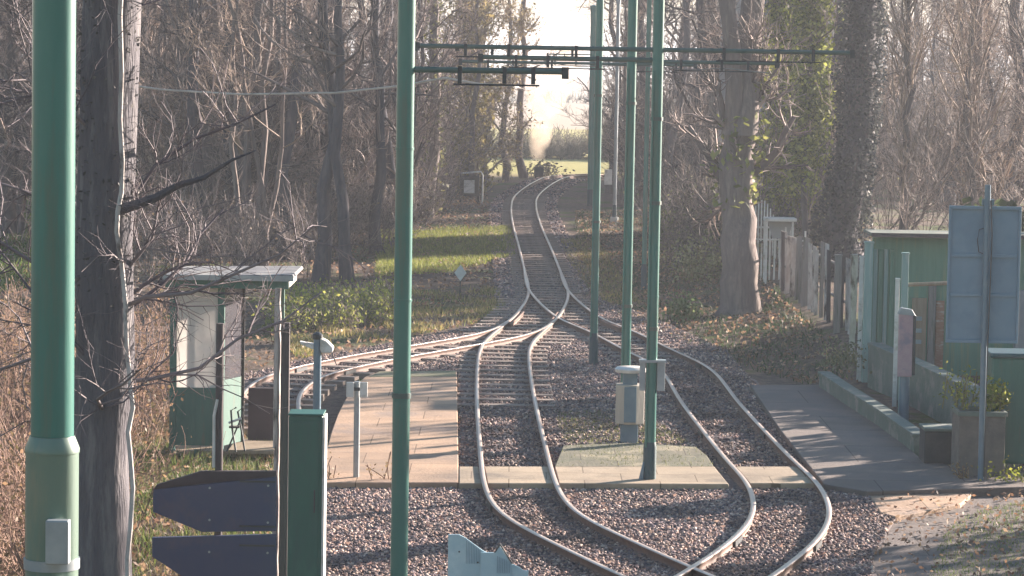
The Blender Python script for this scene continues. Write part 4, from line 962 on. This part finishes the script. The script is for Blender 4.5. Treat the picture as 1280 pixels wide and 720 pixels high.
wt(500, 300, 12, 'dark trunk hidden partly by the slim pole', seed=12, limbs=14, barkm='bark_dark', twc=TWD)
wt(585, 240, 8, 'sunlit ivy covered tree above the far notice board', name='ivied_tree', seed=13, limbs=12, ivy=6000, ivyr=1.1, ivys=.10, ivyc=((.20, .17, .06), (.55, .44, .20)), twc=TWL, h=9)
wt(656, 222, 10, 'bare tan tree at the left of the bright gap', seed=14, limbs=16, br=8, tw=8, twc=((.30, .23, .18), (.52, .40, .30)), barkm='bark_brown', L1=(1.2, 2.6), tmin=.12)
# big forked trunk on the right
b = gp_(922, 396); D = b[1]; q = lambda px, py, dd=0: Pd(px, py, D + dd)
tree('big_tree', [(b - np.array([0, 0, .15]), q(926, 150), .40, .29), (q(926, 170), q(975, -260, .6), .27, .16), (q(922, 190), q(880, -220, -.4), .19, .10), (q(930, 215), q(956, 60, .3), .15, .08)],
     'massive brown trunk forking high on the right bank', barkm='bark_brown', limbs=7, br=6, tw=7, L1=(1, 2.6), tmin=.45, twc=TW, seed=21, ivy=700, ivyr=.35, ivys=.09, ivyc=((.12, .15, .04), (.40, .40, .12)), ivy_t=(.6, 1))
wt(982, 352, 12, 'ivy tree with yellow green leaves right of the massive trunk', name='ivied_tree', seed=22, limbs=14, ivy=17000, ivyr=1.0, ivys=.065, ivyc=((.10, .13, .03), (.60, .60, .14)), twc=TW, h=9, ivy_t=(.16, 1))
wt(1008, 362, 9, 'slender ivy tree leaning against the broad dark trunk', name='ivied_tree', seed=33, limbs=12, ivy=9000, ivyr=.75, ivys=.06, ivyc=((.08, .11, .03), (.50, .52, .13)), twc=TW, h=8, ivy_t=(.25, 1))
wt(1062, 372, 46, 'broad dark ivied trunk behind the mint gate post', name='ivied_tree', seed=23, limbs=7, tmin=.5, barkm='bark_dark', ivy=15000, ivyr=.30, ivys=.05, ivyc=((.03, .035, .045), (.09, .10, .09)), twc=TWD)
wt(872, 292, 14, 'upright grey trunk left of the massive trunk', seed=24, limbs=15, twc=TW)
wt(842, 268, 12, 'slim trunk just right of the island pole', seed=25, limbs=15, twc=TW)
wt(760, 240, 9, 'thin trunk between the distant green pole and litter bin pole', seed=26, limbs=14, twc=TW)
wt(1010, 318, 15, 'grey trunk behind the ivy tree', seed=27, limbs=15, twc=TWD)
wt(1130, 345, 12, 'whippy pale shrub tree above the green shelter roof', name='willow_tree', seed=28, limbs=26, br=8, tw=6, up=.3, ang=(15, 45), L1=(2, 4), L2=(.8, 1.8), twc=TWL, tmin=.02, h=7)
wt(1215, 345, 12, 'whippy pale shrub tree above the notice board', name='willow_tree', seed=29, limbs=26, br=8, tw=6, up=.3, ang=(15, 45), L1=(2, 4), L2=(.8, 1.8), twc=TWL, tmin=.02, h=7)
wt(1290, 350, 16, 'whippy shrub tree at the right edge', name='willow_tree', seed=30, limbs=26, br=8, tw=6, up=.3, ang=(15, 45), L1=(2, 4), L2=(.8, 1.8), twc=TW, tmin=.02, h=7)

# woodland trees further back: a few built, the rest copied; only their group tells them
protos = []
for i in range(5):
    protos.append(tree('woodland_tree', [((0, 0, -.2), (random.uniform(-.5, .5), .2, 12), .20, .06), ((.3, .2, -.2), (random.uniform(.3, 1.2), .5, 9.5), .09, .03)], 'slender bare tree inside the woodland behind the nearer trunks', group='bare trees filling the woodland', limbs=20, br=8, tw=8, seed=40 + i, twc=(TW, TWD, TW, TWL, TWD)[i], tmin=.05, L1=(1.2, 3.0), twr=.008, barkm=('bark', 'bark_dark', 'bark', 'bark_brown', 'bark')[i]))
spots = []
for _ in range(46):
    D = random.uniform(72, 128); px = random.uniform(-30, 560 if D < 100 else 585); spots.append((Pd(px, 200, D)[0], D))
for _ in range(30):
    D = random.choice((random.uniform(72, 78),) + tuple(random.uniform(101, 135) for _k in range(5))); px = random.uniform(785 if D > 100 else 800, 1310); spots.append((Pd(px, 200, D)[0], D))
for i, (x, y) in enumerate(spots):
    t = protos[i] if i < 5 else copy_tree(protos[i % 5])
    s_ = random.uniform(.8, 1.15); t.location = (x, y, hz(x, y)); t.rotation_euler = (0, 0, random.uniform(0, 6.28)); t.scale = (s_, s_, s_ * random.uniform(.9, 1.1))

for px_, D_, lb in ((608, 118, 'tan scrubby tree at the left rim of the bright gap'), (632, 124, 'pale twiggy tree between the far notice board and the bare tan tree'), (592, 108, 'tan tree just right of the far notice board')):
    wt(px_, G_y(px_, D_), 8, lb, name='scrub_tree', seed=int(px_), limbs=20, br=8, tw=8, L1=(1, 2.2), tmin=.03, h=8, barkm='bark_brown', twc=((.26, .20, .15), (.60, .46, .34)), twr=.010, foliage=1500, folc=((.26, .20, .10), (.55, .44, .24)), fols=.07)
# thickets (uncountable)
def thicket(name, polys, n, h, label, cols, seed, nb=9, nt_=7, up=.2, r=.012, leaf=0, leafc=None, tr=.006, zoff=0, ls=.042, bl=1.0):
    g = np.random.default_rng(seed); P = np.concatenate([scatter(p, k, g) for p, k in zip(polys, n)])
    B = np.concatenate([P, (hgt(P[:, 0], P[:, 1]) - .1 + zoff)[:, None]], 1); N = len(B); S = 6; H = g.uniform(h[0], h[1], N)
    C = np.zeros((N, S + 1, 3)); C[:, 0] = B; d = nrm(np.concatenate([g.normal(size=(N, 2)) * .22, np.ones((N, 1))], 1))
    for k in range(S): d = nrm(d + g.normal(size=d.shape) * .12); C[:, k + 1] = C[:, k] + d * (H / S)[:, None]
    R = g.uniform(r * .7, r * 2, (N, 1)) * np.linspace(1, .4, S + 1)[None]
    P1, R1 = grow(C, R, nb, (.6 * bl, 1.9 * bl), (20, 60), 4, .2, up, .1, 1, .6, .007, g)
    P2, R2 = grow(P1, R1, nt_, (.25 * bl, .9 * bl), (20, 65), 3, .22, up * .5, .1, 1, .7, tr, g)
    parts = []
    for p, rr, s in ((C, R, 4), (P1, R1, 3), (P2, R2, 3)):
        v, f = tubes_np(p, rr, s); parts.append((v, f, tint(len(f), *cols, g=g, per=(p.shape[1] - 1) * s)))
    v, f, t = cat(parts); o = npmesh(name, v, f, M['twig'], t); tag(o, label, kind='stuff')
    if leaf:
        k = g.integers(0, len(P2), leaf); c = P2[k, g.integers(0, P2.shape[1], leaf)] + g.normal(size=(leaf, 3)) * .06
        c = c[c[:, 2] > 0]; v, f = leaves(c, ls, g); tag(npmesh(name + '_leaves', v, f, M['leaf'], tint(len(f), *leafc, g=g)), label + ', its last leaves', kind='stuff')
    return o
W = lambda pts: [tuple(Pd(px, 200, D)[:2]) for px, D in pts]
thicket('thicket', [W([(-20, 70), (340, 70), (500, 84), (570, 112), (600, 128), (-20, 128)])], [560], (3, 7.5), 'tangle of bare mauve grey twigs filling the left woodland', TW, 71, tr=.009)
thicket('thicket', [W([(775, 104), (1310, 102), (1310, 132), (768, 132)]), W([(850, 70), (960, 67), (1310, 64), (1310, 72), (850, 77)])], [430, 60], (2.2, 5), 'tangle of bare twigs filling the right woodland', TW, 72, tr=.009)
thicket('thicket', [W([(880, 112), (1330, 104), (1330, 140), (900, 140)]), W([(-30, 118), (540, 122), (540, 140), (-30, 140)])], [200, 220], (7, 11), 'taller bare trees massed at the back of the woods', TWD, 79, nb=14, nt_=8, tr=.012, r=.03)
thicket('brambles', [W([(180, 62), (330, 64), (500, 76), (560, 98), (585, 118), (540, 120), (380, 80), (180, 74)])], [240], (.5, 1.5), 'brambles and saplings along the left woodland edge', TWD, 73, nb=6, nt_=6, leaf=3500, leafc=((.06, .055, .04), (.26, .19, .12)))
thicket('brambles', [W([(345, 54), (470, 55), (500, 61), (360, 61)])], [150], (.12, .4), 'low green weeds beyond the siding', TW, 76, nb=6, nt_=5, bl=.3, leaf=9000, leafc=((.18, .22, .05), (.56, .54, .13)))
thicket('brambles', [W([(830, 70), (1010, 67), (1040, 72), (840, 86)])], [130], (.4, 1.4), 'low shrubs on the shaded right bank', TWD, 74, nb=6, nt_=6, leaf=9000, leafc=((.05, .07, .03), (.28, .28, .12)))
thicket('dry_stems', [[(-8.5, 34), (-4.9, 34), (-4.9, 44), (-7.5, 46), (-8.5, 44)], [(-6.4, 25), (-3.9, 26), (-4.2, 33), (-6, 33)]], [190, 70], (.3, 1.1), 'dry reddish stems and bramble around the booth', ((.22, .13, .10), (.42, .28, .20)), 75, nb=6, nt_=5, tr=.004, r=.007, leaf=14000, leafc=((.12, .10, .05), (.38, .24, .14)), ls=.028)
# hedge across the fields
thicket('far_hedge', [[(-4, 152), (26, 152), (26, 156), (-4, 156)]], [420], (.1, .35), 'low brown hedge across the field in the bright gap', ((.13, .12, .09), (.26, .22, .16)), 77, nb=7, nt_=6, r=.02, tr=.02)
thicket('far_hedge', [[(-6, 352), (46, 352), (46, 354), (-6, 354)]], [160], (.2, .6), 'thin dark line of hedge far across the fields', ((.12, .12, .09), (.2, .19, .14)), 78, nb=6, nt_=3, r=.04, tr=.04)

# plants
def plant(name, loc, n, h, label, cols, ls=.04, lf=600, seed=1, spread=.18, stem=((.18, .16, .06), (.34, .28, .12))):
    g = np.random.default_rng(seed); e = empty(name, loc, label, 'plant')
    B = np.concatenate([g.normal(size=(n, 2)) * spread * .5, np.zeros((n, 1))], 1); S = 5; C = np.zeros((n, S + 1, 3)); C[:, 0] = B
    d = nrm(np.concatenate([g.normal(size=(n, 2)) * .3, np.ones((n, 1))], 1)); H = g.uniform(h * .5, h, n)
    for k in range(S): d = nrm(d + g.normal(size=d.shape) * .1); C[:, k + 1] = C[:, k] + d * (H / S)[:, None]
    v, f = tubes_np(C, np.full((n, S + 1), .006), 4); npmesh('stems', v, f, M['twig'], tint(len(f), *stem, g=g), e)
    if lf:
        k = g.integers(0, n, lf); c = C[k, g.integers(1, S + 1, lf)] + g.normal(size=(lf, 3)) * spread * .35
        v, f = leaves(c, ls, g); npmesh('leaves', v, f, M['leaf'], tint(len(f), *cols, g=g), e)
    return e
YG = ((.14, .18, .03), (.48, .46, .08))
g1 = G(1225, 603, .1)
plant('yellow_shrub', (g1[0] - .12, g1[1] + .8, .92), 14, .5, 'sparse yellow green shrub growing in the planter beside the board post', YG, .026, 210, 1, .2)
plant('yellow_shrub', (g1[0] + .24, g1[1] + .8, .92), 10, .35, 'small bright plant right of the board post in the planter', YG, .035, 400, 2, .2)
for i, (px, py, h_, lab) in enumerate(((411, 606, .42, 'dry brown stalk left of the twin sign post'), (483, 608, .45, 'dry brown stalk between the twin sign and the slim pole'), (1208, 606, .3, 'dry weeds at the foot of the notice board post'))):
    p = G(px, py, .03); plant('dry_weed', p, 9, h_, lab, ((.3, .2, .1), (.4, .3, .15)), .02, 60, 5 + i, .12, ((.20, .12, .08), (.34, .22, .14)))
p = G(1262, 607, .03); plant('weed_clump', p, 16, .16, 'bright green weed clump at the right edge of the path', YG, .03, 260, 11, .3)
p = Pd(855, 380, 58); p[2] = hz(p[0], p[1]); plant('fern_clump', p, 16, .5, 'small green fern left of the massive trunk foot', ((.10, .16, .06), (.3, .36, .16)), .05, 400, 12, .3)
p = gp_(878, 352); plant('pale_shrub', p, 26, 1.0, 'sunlit pale leafed shrub left of the massive trunk', ((.20, .20, .08), (.58, .54, .30)), .05, 900, 21, .6)
p = G(1045, 470, .1); plant('weed_clump', (p[0], p[1], .3), 14, .35, 'leafy weeds at the far end of the green kerb wall', ((.10, .12, .06), (.3, .3, .18)), .03, 400, 13, .3)
p = Pd(680, 214, 129); p[2] = 0; plant('dark_bush', p, 30, .55, 'small dark bush at the foot of the bare tan tree', ((.05, .05, .04), (.14, .12, .10)), .07, 500, 14, .6)

# evergreen screen added at the right, mostly unseen, shaped to shade tracks and platforms
def hedge(x0, x1, y0, y1, h, dens, seed, label):
    g = np.random.default_rng(seed); n = int((x1 - x0) * (y1 - y0) * h * dens)
    C = g.uniform([x0, y0, 0], [x1, y1, h], (n, 3)); top = h * (.82 + .12 * np.sin(C[:, 1] * 1.7 + seed) + .08 * np.sin(C[:, 1] * 4.3)); C = C[C[:, 2] < top]
    v, f = leaves(C, .14, g); return tag(npmesh('added_shade_hedge', v, f, M['leaf'], tint(len(f), (.03, .05, .02), (.09, .12, .04), g=g)), label, 'hedge')
hedge(8.6, 10.4, 45.5, 57, 2.6, 110, 1, 'clipped evergreen hedge behind the green shelter')
hedge(8.6, 10.4, 38.6, 45.4, 2.2, 130, 5, 'low evergreen hedge beyond the right edge beside the platform')
hedge(12, 13.5, 54.3, 59.5, 6.6, 60, 2, 'tall evergreen hedge beyond the right edge, northern end')
hedge(12, 13.5, 50.2, 51.4, 5.6, 60, 4, 'tall evergreen hedge beyond the right edge, middle piece')
hedge(12, 13.5, 28, 38.2, 7, 60, 3, 'tall evergreen hedge beyond the right edge, southern end')

# ------------------------------------------------------------------ haze
hm = bpy.data.materials.new('haze'); hm.use_nodes = True; n = hm.node_tree.nodes; n.remove(n['Principled BSDF'])
pv = n.new('ShaderNodeVolumePrincipled'); pv.inputs['Density'].default_value = .0007; pv.inputs['Color'].default_value = (.84, .90, 1, 1); pv.inputs['Anisotropy'].default_value = .35
hm.node_tree.links.new(pv.outputs[0], n['Material Output'].inputs['Volume'])
hb = MB().box(-2600, 2600, -80, 3500, -3, 22).build('haze', hm); tag(hb, 'pale winter haze over everything', kind='stuff')

# thin smoke drifting up by the far bend
sm = bpy.data.materials.new('smoke'); sm.use_nodes = True; n = sm.node_tree.nodes; n.remove(n['Principled BSDF']); l = sm.node_tree.links
pv = n.new('ShaderNodeVolumePrincipled'); pv.inputs['Color'].default_value = (.90, .78, .66, 1); pv.inputs['Anisotropy'].default_value = .4
tcn = n.new('ShaderNodeTexCoord'); ns = n.new('ShaderNodeTexNoise'); ns.inputs['Scale'].default_value = 1.1; ns.inputs['Detail'].default_value = 3
mr = n.new('ShaderNodeMapRange'); mr.inputs['From Min'].default_value = .40; mr.inputs['From Max'].default_value = .75; mr.inputs['To Max'].default_value = 1.2
l.new(tcn.outputs['Object'], ns.inputs[0]); l.new(ns.outputs[0], mr.inputs[0]); l.new(mr.outputs[0], pv.inputs['Density']); l.new(pv.outputs[0], n['Material Output'].inputs['Volume'])
b0 = Pd(672, 212, 131)
o = MB().tube([(b0[0], 131, .5), (b0[0] + .05, 131, 1.6), (b0[0] + .2, 131.3, 2.8), (b0[0] + .5, 131.6, 4.2), (b0[0] + .9, 132, 6.0)], [.3, .55, .8, 1.1, 1.4], 14).build('smoke', sm, smooth=True)
tag(o, 'thin pale smoke rising at the far bend', kind='stuff')
b0 = Pd(674, 214, 128)
e = empty('trackside_box', (b0[0], 128, 0), 'small dark box beside the rails at the foot of the bare tan tree', 'box')
MB().box(-.22, .20, -.15, .2, .06, .42).build('body', M['greydark'], e, bevel=.02)
MB().box(-.25, .23, -.18, .23, .421, .46).build('lid', M['timber'], e, bevel=.01)
MB().box(-.18, .16, -.12, .17, -.1, .059).build('plinth', M['dark_stone'], e)
